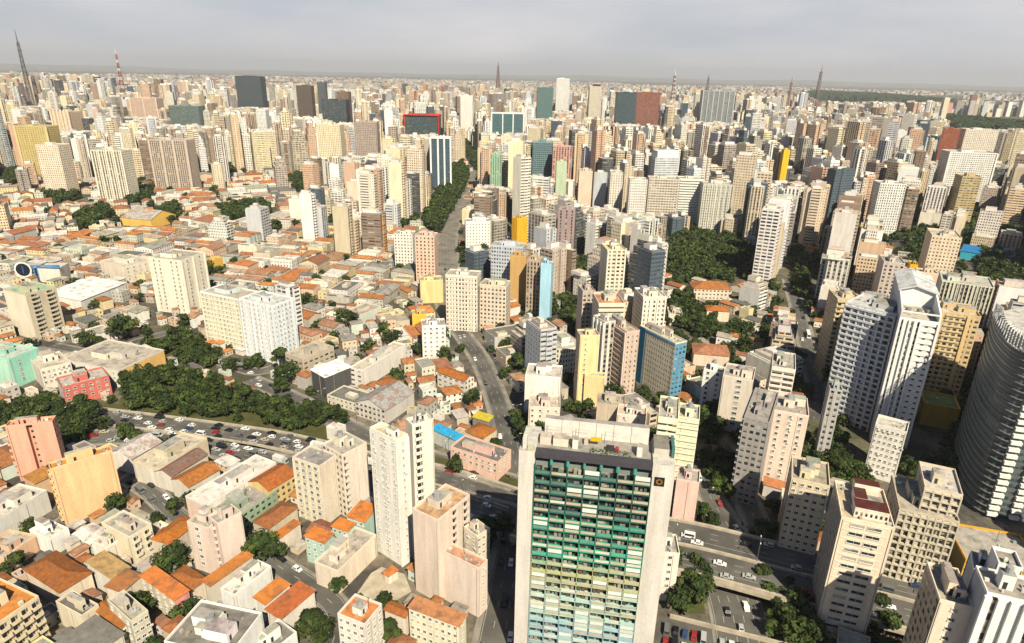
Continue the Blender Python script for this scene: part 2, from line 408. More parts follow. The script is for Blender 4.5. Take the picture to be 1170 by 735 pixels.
for k in range(6, len(vp)-4, 9):
    mb = MB(); p = vp[k]; mb.box(-1, 1, -9, 9, .0, ZB-1.61, 'concrete'); a = vp[k+1]
    mb.build('pier', vt, (p[0], p[1], 0), math.atan2(a[1]-p[1], a[0]-p[0]))
# reserve between the two ground-level carriageways, and car park apron
gm = MB(); pts = RPATH['far'][0]
strip(gm, pts, 9.2, 13.5, .16, 'grass'); tag(gm.build('verge'), kind='structure')
for off_, lab_ in ((6.9, 'long low beige retaining wall on the park side of the expressway'), (-6.9, 'long low beige barrier wall between the two expressway carriageways')):
    mb = MB(); rail(mb, RPATH['far'][0], off_, .8, 0, 1.0, 'concrete', (.5, .42, .3)); tag(mb.build('barrier_wall'), lab_, 'wall')
pk = MB(); car_park = [W(*p) for p in ((752, 708), (770, 706), (900, 738), (905, 790), (735, 790))]
pk.face([(x, y, .05) for x, y in car_park], 'asphalt'); tag(pk.build('car_park'), kind='structure')
yd = MB(); yd.face([(*W(*p), .04) for p in ((424, 655), (436, 648), (462, 656), (470, 676), (440, 694), (408, 678))][::-1], 'concrete'); tag(yd.build('paved_yard'), kind='structure')
pw = MB(); rail(pw, [W(765, 706), W(805, 716), W(905, 741)], 0, .6, 0, 1.6, 'concrete', (.5, .42, .3))
tag(pw.build('boundary_wall'), 'low beige concrete wall between the car park and the sunken lanes', 'wall')

PARKS = {
 'park': [(135, 460), (150, 432), (185, 425), (225, 436), (262, 452), (330, 466), (392, 478), (398, 492), (372, 497), (335, 493), (290, 484), (215, 474), (150, 470)],
 'west': [(-20, 468), (45, 462), (95, 468), (110, 488), (98, 505), (70, 522), (55, 512), (40, 490), (-20, 485)],
 'yard': [(160, 396), (200, 384), (226, 392), (252, 408), (245, 424), (212, 418)],
 'avenue_w': [(484, 258), (500, 268), (516, 240), (536, 204), (528, 188), (512, 196), (500, 222)],
 'avenue_e': [(548, 178), (556, 200), (552, 214), (547, 208)],
 'avenue_n': [(500, 152), (520, 150), (540, 172), (552, 192), (545, 196), (524, 170)],
 'avenue_s': [(532, 290), (552, 284), (556, 300), (540, 312)],
 'centre': [(757, 296), (770, 274), (800, 268), (852, 284), (852, 312), (828, 322), (800, 320), (772, 330)],
 'centre_s': [(768, 338), (790, 345), (818, 366), (815, 384), (800, 388), (772, 372)],
 'centre_w': [(645, 302), (676, 300), (684, 322), (664, 336), (645, 320)],
 'gap': [(648, 345), (664, 350), (660, 384), (646, 384)],
 'hero': [(588, 486), (630, 482), (634, 506), (602, 516)],
 'valley': [(799, 528), (832, 524), (846, 566), (820, 572)],
 'below': [(868, 668), (902, 680), (930, 740), (882, 740)],
 'bank': [(768, 652), (800, 662), (806, 702), (768, 698)],
 'slope': [(800, 480), (815, 455), (828, 470), (826, 500), (806, 505)],
 'east': [(1036, 272), (1068, 262), (1066, 300), (1042, 308)],
 'east_n': [(1098, 245), (1138, 250), (1132, 272), (1100, 268)],
 'east_s': [(1112, 292), (1172, 300), (1172, 330), (1124, 312)],
 'hilltop': [(724, 178), (742, 160), (766, 162), (772, 172), (742, 188)],
 'wf3': [(178, 196), (198, 192), (206, 200), (186, 206)], 'wf4': [(88, 250), (118, 238), (130, 246), (104, 262)], 'wf5': [(140, 225), (168, 218), (176, 228), (150, 236)], 'wf6': [(248, 240), (300, 234), (310, 246), (262, 254)], 'wf7': [(186, 240), (202, 236), (206, 250), (190, 252)],
 'cn1': [(236, 196), (262, 190), (270, 200), (244, 206)], 'cn2': [(330, 206), (356, 202), (360, 212), (338, 218)], 'cn3': [(636, 215), (650, 210), (654, 222), (640, 226)], 'cn4': [(1010, 150), (1060, 140), (1076, 150), (1030, 160)], 'cn5': [(1060, 225), (1090, 220), (1096, 236), (1066, 240)],
 'west_far': [(52, 222), (76, 216), (92, 226), (70, 236)], 'west_far2': [(0, 200), (24, 196), (40, 208), (10, 214)],
 'side': [(908, 285), (920, 300), (922, 345), (908, 338)],
 'e1': [(1100, 262), (1172, 268), (1172, 280), (1104, 276)], 'e2': [(1115, 300), (1172, 308), (1172, 338), (1124, 326)],
 'twins_foot': [(935, 505), (950, 500), (985, 556), (1000, 575), (985, 580), (940, 530)],
 'grid_foot': [(1036, 540), (1060, 535), (1064, 552), (1040, 560)],
 'east_road': [(1098, 470), (1120, 480), (1105, 540), (1082, 560), (1078, 530)],
 'tower_foot': [(1012, 640), (1090, 628), (1090, 650), (1030, 655)],
}
WP = {k: [W(*p) for p in v_] for k, v_ in PARKS.items()}
def inpoly(p, poly):
    x, y = p; c = False; j = len(poly)-1
    for i in range(len(poly)):
        if (poly[i][1] > y) != (poly[j][1] > y) and x < (poly[j][0]-poly[i][0])*(y-poly[i][1])/(poly[j][1]-poly[i][1])+poly[i][0]: c = not c
        j = i
    return c
gm = MB()
for k, poly in WP.items(): gm.face([(x, y, .02) for x, y in poly], 'grass')
tag(gm.build('lawn'), kind='structure')
def near_road(p, pad=0.0):
    for pts, hw in ROADS:
        m_ = hw+pad
        for q in pts:
            dx = p[0]-q[0]
            if abs(dx) > 40: continue
            dy = p[1]-q[1]
            if dx*dx+dy*dy < m_*m_: return True
        for a, b in zip(pts, pts[1:]):
            L2 = (b[0]-a[0])**2+(b[1]-a[1])**2
            if L2 < 36: continue
            t_ = max(0, min(1, ((p[0]-a[0])*(b[0]-a[0])+(p[1]-a[1])*(b[1]-a[1]))/L2))
            if (p[0]-a[0]-t_*(b[0]-a[0]))**2+(p[1]-a[1]-t_*(b[1]-a[1]))**2 < m_*m_: return True
    return False

# ------------------------------------------------------------------ shared building pieces
PIECE = {}
def window_mesh(w, h, kind):
    k = ('win', round(w, 2), round(h, 2), kind)
    if k not in PIECE:
        mb = MB(); g = ('glass_dark', 'glass_grey', 'glass_curtain')[kind]; fr = 'frame_white'
        mb.face([(-w/2, -.02, 0), (w/2, -.02, 0), (w/2, -.02, h), (-w/2, -.02, h)], g)
        if kind == 1: mb.face([(-w/2, -.03, h*.45), (0, -.03, h*.45), (0, -.03, h), (-w/2, -.03, h)], 'glass_curtain')
        for a, b, c_, d in ((-w/2-.12, -w/2, 0, h), (w/2, w/2+.12, 0, h), (-.03, .03, 0, h), (-w/2-.12, w/2+.12, h, h+.12)):
            mb.box(a, b, -.14, 0, c_, d, fr)
        mb.box(-w/2-.2, w/2+.2, -.28, 0, -.14, 0, fr)
        PIECE[k] = mb
    return PIECE[k]
def balcony_mesh(w, d, col, dark=0):
    k = ('bal', round(w, 2), round(d, 2), tuple(round(x, 2) for x in col), dark)
    if k not in PIECE:
        mb = MB(); mb.box(-w/2, w/2, -d, 0, -.1, .1, 'plaster', col)
        mb.box(-w/2, w/2, -d, -d+.12, .1, 1.15, 'plaster', col)
        mb.box(-w/2, -w/2+.12, -d+.12, 0, .1, 1.15, 'plaster', col); mb.box(w/2-.12, w/2, -d+.12, 0, .1, 1.15, 'plaster', col)
        mb.face([(-w*.36, -.02, .12), (w*.1, -.02, .12), (w*.1, -.02, 2.2), (-w*.36, -.02, 2.2)], 'glass_dark'); mb.face([(w*.16, -.02, .9), (w*.38, -.02, .9), (w*.38, -.02, 2.1), (w*.16, -.02, 2.1)], 'glass_grey')
        PIECE[k] = mb
    return PIECE[k]
PMESH = {}
def piece_obj(mb, name, parent, loc, rz):
    if id(mb) not in PMESH: PMESH[id(mb)] = mb.mesh(name)
    return link(name, PMESH[id(mb)], parent, loc, rz)
def place_many(items, name, parent):
    """items: (mb, x, y, z, rz); the hundred shown largest as parts, the rest as one"""
    items = sorted(items, key=lambda i: -i[3])
    for it in items[:100]: piece_obj(it[0], name, parent, it[1:4], it[4])
    if items[100:]:
        big = MB()
        for it in items[100:]: big.add(*it)
        tag(big.build(name, parent), kind='stuff')

def rooftop(th, w, d, h, r, n=2, col=(.5, .45, .38), tank=True):
    """stair house, water tank, small ducts and a mast standing on a flat roof"""
    for k in range(n):
        bw, bd = w*r.uniform(.22, .42), d*r.uniform(.25, .45); bx = w*(.12+.5*r.random()) if k else w*.3; by = d*(.15+.4*r.random())
        bx = min(bx, w-bw-.6); by = min(by, d-bd-.6); bh = r.uniform(2.2, 4.2)
        if bw < 1 or bd < 1: continue
        mb = MB(); mb.box(bx, bx+bw, by, by+bd, h, h+bh, 'plaster', jit(col, .15, r), rmat='roofing', rcol=jit((.36, .33, .29), .2, r), bottom=False); pent = mb.build('penthouse', th); mb = MB()
        mb.face([(bx+bw*.2, by-.02, h+.1), (bx+bw*.2+.9, by-.02, h+.1), (bx+bw*.2+.9, by-.02, h+2.1), (bx+bw*.2, by-.02, h+2.1)], 'glass_dark'); mb.build('door', pent)
        if tank and k == 0 and min(bw, bd) > 2.4:
            mb = MB(); c0 = (bx+bw/2, by+bd/2); rr = min(1.3, min(bw, bd)*.3)
            mb.prism([(c0[0]+rr*math.cos(a*math.pi/5), c0[1]+rr*math.sin(a*math.pi/5)) for a in range(10)], h+bh, h+bh+1.7, 'plaster', (.30, .31, .31)); mb.build('water_tank', th)
    for k in range(r.randint(3, 8)):
        mb = MB(); x, y = r.uniform(.8, w-1.6), r.uniform(.8, d-1.6); q = r.uniform(.4, 1.3)
        mb.box(x, x+q, y, y+q*.8, h, h+r.uniform(.4, 1.2), 'metal_paint', jit((.42, .41, .38), .4, r), bottom=False)
        mb.build('roof_duct', th)
    if r.random() < .4:
        mb = MB(); x, y = w*r.uniform(.2, .8), d*r.uniform(.2, .8); mb.bar((x, y, h), (x, y, h+5), .09, 'steel_grey'); mb.bar((x-.8, y, h+4), (x+.8, y, h+4), .05, 'steel_grey'); mb.build('mast', th)

def parapet(th, w, d, h, col, hh=.9):
    mb = MB(); mb.ring((0, w, 0, d), h+.002, h+hh, .25, 'plaster', col); mb.build('parapet', th)
def tiled_roof(mb, w, d, h, kind, col, ov=.45, rise=None, gcol=(.6, .55, .45)):
    rise = rise or min(w, d)*.22; x0, x1, y0, y1 = -ov, w+ov, -ov, d+ov; z = h; mat = 'tile'
    if kind == 'hip':
        if w >= d: r0, r1 = (x0+(y1-y0)/2, (y0+y1)/2), (x1-(y1-y0)/2, (y0+y1)/2)
        else: r0, r1 = ((x0+x1)/2, y0+(x1-x0)/2), ((x0+x1)/2, y1-(x1-x0)/2)
        A, B, C, D = (x0, y0, z), (x1, y0, z), (x1, y1, z), (x0, y1, z); P, Q = (*r0, z+rise), (*r1, z+rise)
        fs = ([A, B, Q, P], [B, C, Q], [C, D, P, Q], [D, A, P]) if w >= d else ([A, B, P], [B, C, Q, P], [C, D, Q], [D, A, P, Q])
        for f in fs: mb.face(f, mat, col)
    elif kind == 'gable':
        if w >= d:
            ym = (y0+y1)/2; a, b = (x0, ym, z+rise), (x1, ym, z+rise)
            mb.face([(x0, y0, z), (x1, y0, z), b, a], mat, col, uv=[(x0, 0), (x1, 0), (x1, 3), (x0, 3)]); mb.face([(x1, y1, z), (x0, y1, z), a, b], mat, col, uv=[(x0, 0), (x1, 0), (x1, 3), (x0, 3)])
            mb.face([(x0+ov, 0, z), (x0+ov, ym, z+rise-.1), (x0+ov, d, z)], 'plaster', gcol); mb.face([(x1-ov, 0, z), (x1-ov, d, z), (x1-ov, ym, z+rise-.1)], 'plaster', gcol)
        else:
            xm = (x0+x1)/2; a, b = (xm, y0, z+rise), (xm, y1, z+rise)
            mb.face([(x0, y1, z), (x0, y0, z), a, b], mat, col, uv=[(y1, 0), (y0, 0), (y0, 3), (y1, 3)]); mb.face([(x1, y0, z), (x1, y1, z), b, a], mat, col, uv=[(y0, 0), (y1, 0), (y1, 3), (y0, 3)])
            mb.face([(0, y0+ov, z), (w, y0+ov, z), (xm, y0+ov, z+rise-.1)], 'plaster', gcol); mb.face([(w, y1-ov, z), (0, y1-ov, z), (xm, y1-ov, z+rise-.1)], 'plaster', gcol)
    else:   # lean-to sheet
        mb.face([(x0, y0, z+.1), (x1, y0, z+.1), (x1, y1, z+rise*.5), (x0, y1, z+rise*.5)], 'roofing', col)
        mb.face([(0, d, z), (w, d, z), (w, d, z+rise*.5-.1), (0, d, z+rise*.5-.1)], 'plaster', gcol)
        mb.face([(0, 0, z), (0, d, z), (0, d, z+rise*.5)], 'plaster', gcol); mb.face([(w, 0, z), (w, d, z+rise*.5), (w, d, z)], 'plaster', gcol)

HEROES = []
def hero(name, label, ref, cat, L, N, Rr, base=None, h=None, col=(.7, .62, .5), Rs='S:3.2,.5,.45', Ls=None, roof='flat', rcol=(.36, .33, .29),
         ybot=None, n_pent=2, notch=None, group=None, colL=None, cR=None, tank=True, top=None, guard=True, minw=5, maxw=60):
    """a building fixed by three roof corners seen in the photograph (left, near, right) and the foot of its near corner"""
    r = random.Random(label)
    if h is None: h = height_from(N[1], base)
    n0 = W(*N, h); l0 = W(*L, h); r0 = W(*Rr, h)
    vr = (r0[0]-n0[0], r0[1]-n0[1]); vl = (l0[0]-n0[0], l0[1]-n0[1]); lr, ll = math.hypot(*vr), math.hypot(*vl)
    a1 = math.atan2(vr[1], vr[0]); a2 = math.atan2(vl[1], vl[0])-math.pi/2
    if a2-a1 > math.pi: a2 -= 2*math.pi
    if a1-a2 > math.pi: a2 += 2*math.pi
    a = (a1*lr+a2*ll)/(lr+ll) if abs(a1-a2) < R(50) else (a1 if lr > ll else a2)
    c_, s_ = math.cos(a), math.sin(a)
    w = min(maxw, max(minw, vr[0]*c_+vr[1]*s_)); d = min(maxw, max(minw, -vl[0]*s_+vl[1]*c_))
    th = link(name, None, None, (n0[0], n0[1], 0), a); tag(th, label, cat, group)
    foot_add((n0[0]+c_*w/2-s_*d/2, n0[1]+s_*w/2+c_*d/2, a, w/2+.5, d/2+.5))
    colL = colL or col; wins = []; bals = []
    def face_style(spec, isL):
        if not spec: return (0, 0, 0)
        if spec[0] == 'S':
            return tuple(float(x) for x in spec[2:].split(','))
        Lf = d if isL else w; nf = int(h//3)
        q = spec[2:].split(';')
        us, dims = q[0], [float(x) for x in q[1].split(',')]
        if us[0] == '@': cols_ = [float(x) for x in us[1:].split(',')]
        else: k = int(us); cols_ = [(i+.5)/k for i in range(k)]
        for fl in range(nf):
            for u_ in cols_:
                if isL: x, y, rz = 0, d*(1-u_), -math.pi/2
                else: x, y, rz = w*u_, 0, 0
                z = h-3*(fl+1)+.3
                if z < .4: continue
                if spec[0] == 'W':
                    kd = r.choices((0, 1, 2), (.62, .26, .12))[0]; wins.append((window_mesh(dims[0], dims[1], kd), x, y, z+.9, rz))
                else: bals.append((balcony_mesh(dims[0], dims[1], colL if isL else col), x, y, z, rz))
        return (0, 0, 0)
    sR = face_style(Rs, False); sL = face_style(Ls if Ls is not None else Rs, True)
    hid = (3.2, .45, .42)
    mb = MB()
    if notch:      # dark light-well cut in the right-hand face
        n0_, n1_, nd_ = notch; poly = [(0, 0), (w*n0_, 0), (w*n0_, nd_), (w*n1_, nd_), (w*n1_, 0), (w, 0), (w, d), (0, d)]
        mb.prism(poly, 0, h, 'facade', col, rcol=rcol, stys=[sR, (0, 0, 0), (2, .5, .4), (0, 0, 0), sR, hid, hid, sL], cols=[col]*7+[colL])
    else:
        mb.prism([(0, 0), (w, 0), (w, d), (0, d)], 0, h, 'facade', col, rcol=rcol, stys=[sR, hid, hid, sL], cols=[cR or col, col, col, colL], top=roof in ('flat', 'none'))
    mb.build('wall', th)
    if roof == 'flat':
        parapet(th, w, d, h, jit(col, .05, r)); rooftop(th, w, d, h, r, n_pent, col, tank)
    elif roof in ('hip', 'gable', 'shed'):
        mb = MB(); tiled_roof(mb, w, d, h+.02, roof, rcol, gcol=col); mb.build('roof', th)
    place_many(wins, 'window', th); place_many(bals, 'balcony', th)
    if wins and 'ac' not in PIECE:
        PIECE['ac'] = MB(); PIECE['ac'].box(-.4, .4, -.45, -.02, 0, .55, 'metal_paint', (.55, .55, .52))
    for it in wins:
        if r.random() < .16: piece_obj(PIECE['ac'], 'air_conditioner', th, (it[1]+(.95 if it[4] == 0 else 0), it[2]-(.95 if it[4] else 0), it[3]-.5), it[4])
    if n0[1] < 330:      # rain pipes down the fronts
        for f_, Lf in (('R', w), ('L', d)):
            for _ in range(1 if Lf < 12 else 2):
                mb = MB(); u_ = r.choice((.04, .96, r.uniform(.15, .85))); x, y = (w*u_, -.09) if f_ == 'R' else (-.09, d*u_); mb.bar((x, y, .3), (x, y, h), .09, 'plaster', jit((.36, .32, .27), .3, r)); mb.build('rain_pipe', th)
    info = dict(th=th, w=w, d=d, h=h, a=a, n=n0, r=r, col=col)
    ps = [proj(*((n0[0]+c_*x-s_*y, n0[1]+s_*x+c_*y)), z) for x in (0, w) for y in (0, d) for z in (0, h)]
    x0, x1 = min(p[0] for p in ps), max(p[0] for p in ps); y0, y1 = min(p[1] for p in ps), max(p[1] for p in ps)
    dep = min(p[2] for p in ps)
    if guard: GUARD.append((x0, x1, y0-4, ybot or (base[1] if base else y1), dep))
    if ref: REFS.append((ref, (x0+x1)/2, (y0+(ybot or y1))/2))
    HEROES.append((label, round(w), round(d), round(h), round(math.degrees(a))))
    return info

def block(name, label, ref, cat, x0, x1, yt, h, ang, depth, **k):
    """a farther building fixed by the span of its front, its roof line and its bearing in degrees"""
    a = R(ang); n0 = W(x0, yt, h); c = proj(*n0, h)[2]; best = None
    for i in range(1, 400):
        w = i*.25; p = proj(n0[0]+math.cos(a)*w, n0[1]+math.sin(a)*w, h)
        if p[0] >= x1: best = w; break
    w = best or 40
    r1 = (n0[0]+math.cos(a)*w, n0[1]+math.sin(a)*w); l1 = (n0[0]-math.sin(a)*depth, n0[1]+math.cos(a)*depth)
    return hero(name, label, ref, cat, proj(*l1, h)[:2], (x0, yt), proj(*r1, h)[:2], h=h, **k)

# ------------------------------------------------------------------ the tall green balconied tower in front
def green_tower():
    h = 76.0; a0 = W(593, 515, h); a1 = W(772, 535, h); a = math.atan2(a1[1]-a0[1], a1[0]-a0[0]); w = math.hypot(a1[0]-a0[0], a1[1]-a0[1]); d = 13.0
    r = random.Random(5); U = w/179.0          # one photo pixel on the front, in metres
    th = link('balcony_tower', None, None, (a0[0], a0[1], 0), a)
    tag(th, 'tallest foreground slab with green to blue balcony front between two blank white side walls', 'apartment tower')
    c_, s_ = math.cos(a), math.sin(a); foot_add((a0[0]+c_*w/2-s_*d/2, a0[1]+s_*w/2+c_*d/2, a, w/2+1, d/2+1))
    xl, xr = 19*U, w-25*U; white = (.60, .555, .51)
    mb = MB(); mb.box(xl, xr, 1.6, d, 0, h-3.2, 'facade', (.2, .24, .22), (2.2, .75, .62), rmat='roofing', rcol=(.33, .31, .28)); mb.build('wall', th)
    for x0, x1, hh in ((0, xl, h+.2), (xr, w, h+.4)):
        mb = MB(); mb.box(x0, x1, 0, d+.3, 0, hh, 'facade', white, (0, 0, 0), rmat='roofing', rcol=(.5, .47, .42)); mb.build('side_wall', th)
    mb = MB(); mb.box(.8, 1.9, 1, 3, h+.2, h+3.6, 'plaster', white); mb.box(2.2, 4, .05, 2, h+.2, h+.9, 'plaster', (.45, .43, .3)); mb.build('chimney', th)
    # emblem: dark square with a brown ring
    mb = MB(); ex = xr+3.2*U; ez = h-3.4
    mb.box(ex, ex+11.5*U, -.12, 0, ez-2.6, ez+.1, 'plaster', (.015, .012, .01)); mb.build('emblem_panel', th)
    mb = MB(); q = (ex+5.75*U, ez-1.25)
    for k in range(14):
        b0, b1 = 2*math.pi*k/14, 2*math.pi*(k+1)/14
        mb.face([(q[0]+rr*math.cos(b), -.135, q[1]+rr*math.sin(b)) for b, rr in ((b0, .85), (b1, .85), (b1, .5), (b0, .5))][::-1], 'plaster', (.26, .13, .04))
    mb.build('emblem', th)
    # bays and floors
    nb = 7; bw = (xr-xl)/nb; zt = h-3.4; nf = 25
    bands = [(.03, .13, .10)]*5+[(.03, .25, .17)]*3+[(.04, .34, .22)]*2+[(.25, .42, .24), (.42, .44, .22), (.42, .44, .24)]+[(.45, .55, .42), (.40, .58, .52)]*2+[(.34, .52, .55), (.28, .45, .55)]*5
    items = []
    for fl in range(nf):
        z = zt-3.0*(fl+1); bc = bands[min(fl, len(bands)-1)]
        for b in range(nb):
            kind = r.choice((0, 0, 0, 1, 1, 2, 3)); key = ('gt', fl, kind, r.random() < (.13 if fl < 12 else .3))
            if key not in PIECE:
                mb = MB(); W_ = bw/2-.12; pc = {0: (.45, .39, .29), 1: tuple(x*.8+.08 for x in bc), 2: (.58, .56, .48), 3: (.34, .36, .29)}[kind]
                mb.box(-W_, W_, -.25, 1.6, -.12, .1, 'plaster', tuple(x*.9 for x in bc))                # slab edge
                mb.box(-W_+.1, W_-.1, -.12, 0, .2, 1.05, 'plaster', pc)                                 # infill panel
                mb.bar((-W_, -.2, 1.15), (W_, -.2, 1.15), .05, 'plaster', bc)
                rr = random.Random(hash(str(key)) & 0xffff if False else (fl*7+kind*3+int(key[3])))
                for q in range(3):
                    x = -W_+.3+q*(2*W_-.5)/3; k2 = rr.random()
                    if k2 < .42: mb.box(x, x+(2*W_)/3-.5, .8+rr.random()*.5, 1.45, .12, .8+1.5*rr.random(), 'plaster', rr.choice(((.30, .27, .23), (.08, .09, .09), (.34, .35, .32), (.14, .08, .06), (.07, .12, .14), (.05, .06, .06), (.2, .19, .16))))
                if key[3]: mb.box(-W_+.15, W_-.15, -.05, .02, 1.3, 2.6, 'plaster', (.62, .66, .62))      # drawn blind
                PIECE[key] = mb
            items.append((PIECE[key], xl+(b+.5)*bw, 0, z, 0))
    place_many(items, 'balcony', th)
    for b in range(nb+1):
        mb = MB(); x = xl+b*bw
        for fl in range(nf):
            bc = bands[min(fl, len(bands)-1)]; z = zt-3*(fl+1); mb.box(x-.1, x+.1, -.3, 1.6, z, z+3.0, 'plaster', tuple(k*.8 for k in bc))
        mb.build('fin', th)
    # dark eave and recessed top storey with green columns
    mb = MB(); mb.box(xl, xr, -.2, 2.6, h-1.4, h+.1, 'plaster', (.055, .05, .06)); mb.box(xl, xr, 2.6, d, h-3.2, h-.4, 'roofing', (.30, .28, .25)); mb.build('eave', th)
    for b in range(1, nb):
        mb = MB(); x = xl+b*bw; rr = r.uniform(.35, .6); mb.prism([(x+rr*math.cos(k*math.pi/4), .4+rr*math.sin(k*math.pi/4)) for k in range(8)], h-3.35, h-1.4, 'plaster', (.05, .28, .23)); mb.build('column', th)
    # roof terrace: long white lift wall behind, huts, awning, planting
    mb = MB(); mb.box(xl+1.2, xr-1.0, d-2.2, d-.2, h-.4, h+4.6, 'plaster', (.66, .61, .55), rmat='roofing', rcol=(.32, .29, .27))
    for k in range(1, 6): mb.box(xl+1.2+k*(xr-xl-2.2)/6-.05, xl+1.2+k*(xr-xl-2.2)/6+.05, d-2.3, d-2.2, h-.4, h+4.6, 'plaster', (.3, .26, .22))
    mb.build('lift_wall', th)
    for x0, x1, y0, y1, hh, c in ((.6, 3.6, 5, 8, 2.4, (.62, .5, .42)), (4.2, 8.3, 5, 8.2, 2.3, (.66, .58, .46)), (9.5, 11, 4.5, 7, 2.8, (.7, .66, .6)), (xr-xl-4.2, xr-xl-2.8, 4, 6.5, 2.9, (.68, .64, .58)), (12.5, 13.6, 7, 9, 1.4, (.5, .44, .36))):
        mb = MB(); mb.box(xl+x0, xl+x1, y0, y1, h-.39, h-.39+hh, 'plaster', c, rmat='roofing', rcol=(.46, .4, .34)); mb.build('roof_hut', th)
    mb = MB(); mb.box(xl+(xr-xl)*.46, xl+(xr-xl)*.55, 6.5, 8.6, h+1.4, h+1.55, 'plaster', (.72, .36, .01)); mb.build('awning', th)
    mb = MB(); mb.box(xl+(xr-xl)*.6, xl+(xr-xl)*.67, 5.2, 6.4, h-.39, h+.9, 'plaster', (.04, .03, .05)); mb.build('car_cover', th)
    mb = MB(); mb.box(xl+(xr-xl)*.68, xl+(xr-xl)*.71, 5, 6.2, h-.39, h+.8, 'plaster', (.35, .03, .03)); mb.build('tank_cover', th)
    mb = MB(); r2 = random.Random(3)
    for k in range(160):
        x = xl+(xr-xl)*r2.uniform(.47, .82); y = r2.uniform(3.2, 4.8); z = h-.3+r2.random()*1.3; s = .3
        mb.face([(x+r2.uniform(-s, s), y+r2.uniform(-s, s), z+r2.uniform(-s, s)) for _ in range(4)], 'leaf_mid')
    mb.build('planting', th)
    mb = MB(); mb.box(xr+.3, w-1.2, 5, d-.6, h+.4, h+2.2, 'plaster', (.5, .46, .4), rmat='roofing', rcol=(.22, .2, .17)); mb.box(w-1.0, w-.2, 4, d-2, h+.4, h+3.2, 'plaster', (.06, .16, .15)); mb.build('plant_room', th)
    for k in range(3):
        mb = MB(); x = xl+2+k*8; mb.bar((x, 9, h-.4), (x, 9, h+3.4), .07, 'steel_grey'); mb.bar((x, 9, h+3.2), (x+4, 9, h+3.0), .04, 'steel_grey'); mb.build('mast', th)
    GUARD.append((586, 775, 486, 740, proj(a0[0], a0[1], h)[2])); REFS.append(('the green balconied tower', 680, 600))
green_tower()

# ------------------------------------------------------------------ named buildings, near to far
CREAM, WHITE, BEIGE, TAN, SALMON, PINK, GREY = (.74, .63, .48), (.76, .73, .68), (.66, .56, .44), (.66, .47, .27), (.72, .40, .26), (.70, .42, .34), (.42, .40, .38)
ORANGE = (.52, .17, .045)
hero('tall_building', 'slim white tower with tiny paired windows, in front of its paler twin', 'the slim white tower', 'apartment tower', (422, 491), (453, 506), (467, 499), base=(459, 648),
     col=(.80, .75, .68), Rs='W:@.5;.6,.9', Ls='W:@.12,.42,.54,.86;.75,.9', rcol=(.66, .56, .38), n_pent=1, tank=False, colL=(.80, .77, .71))
hero('tall_building', 'white tower with striped balconies standing close behind the slim white tower', None, 'apartment tower', (462, 481), (471, 488), (496, 482), h=52,
     col=(.78, .70, .60), Rs='B:@.28;3.0,.7', Ls='', rcol=(.62, .55, .45), ybot=560)
t5 = hero('tall_building', 'peach beige tower with blank face and tiled roof terrace right of the slim white tower', 'the peach beige tower', 'apartment tower', (474, 581), (500, 597), (534, 566), base=(508, 690),
     col=(.74, .60, .50), Rs='B:@.5,.85;2.6,.7', Ls='', rcol=(.50, .31, .17), ybot=680, n_pent=2)
hero('building', 'blank pink-beige side wing with brown tiled terrace at the foot of the peach beige tower', None, 'building', (496, 622), (547, 652), (552, 640), base=(548, 706), col=(.76, .62, .53), Rs='W:@.5;.9,1', Ls='', rcol=(.5, .27, .17), n_pent=0)
hero('building', 'narrow pale block with small square windows beside the street under the peach beige tower', None, 'building', (530, 604), (545, 615), (560, 606), h=24, col=(.7, .6, .48), Rs='W:3;.9,1', Ls='W:2;.9,1', n_pent=1, ybot=670)
hero('tall_building', 'beige block with dark green windows, its flat roof edged in grey', 'the beige block with green windows', 'apartment tower', (334, 524), (365, 535), (385, 521), base=(368, 602), col=(.72, .62, .50), Rs='', Ls='W:@.15,.38,.62,.85;1.3,1.6', n_pent=0, rcol=(.28, .26, .25), colL=(.66, .57, .42))
hero('tall_building', 'beige block with a ladder of side balconies, directly behind the one with green windows', None, 'apartment tower', (372, 507), (391, 522), (416, 506), h=29, col=(.72, .63, .53), Rs='B:@.08;1.4,1.2', Ls='S:2.4,.5,.5', n_pent=2, ybot=585)
hero('building', 'salmon pink block split by a dark balcony slot near the west edge', 'the salmon pink block', 'apartment block', (-24, 505), (6, 489), (60, 483), base=(18, 550), col=(.72, .36, .26), Rs='', Ls='B:2;2.5,.9', roof='flat', rcol=(.52, .25, .06), notch=(.42, .56, 2.2), ybot=545)
hero('building', 'apricot block with a broad blank wall above the lane', 'the apricot blank-walled block', 'apartment block', (48, 533), (58, 538), (130, 519), base=(79, 600), col=(.76, .47, .25), Rs='', Ls='B:@.5;3,1', rcol=(.46, .22, .06), n_pent=2)
hero('building', 'cream side-gabled block with arched white windows by the brown tiled roofs', 'the cream block with arched windows', 'apartment block', (118, 598), (148, 616), (172, 600), base=(160, 646), col=(.75, .66, .5), Rs='B:2;2.2,.8', Ls='W:@.12;1.2,1.2', n_pent=2, colL=(.78, .66, .46))
hero('building', 'pinkish beige block with stepped top and a stained stair slot', 'the stepped pinkish block', 'apartment block', (211, 600), (238, 606), (262, 590), base=(241, 658), col=(.72, .58, .5), Rs='', Ls='W:@.45;1.5,1.4', n_pent=2, ybot=655)
hero('building', 'pinkish beige rear half of the stepped block, across a dark balcony gap', None, 'apartment block', (236, 592), (249, 601), (277, 588), h=22, col=(.71, .57, .5), Rs='', Ls='B:@.5;2,.8', n_pent=2, ybot=640)
hero('building', 'narrow block with orange tile top and coral pink end wall', 'the coral-ended block', 'apartment block', (158, 660), (199, 686), (212, 679), base=(200, 714), col=(.66, .27, .24), Rs='', Ls='W:5;1,1', roof='shed', rcol=ORANGE, colL=(.64, .57, .44))
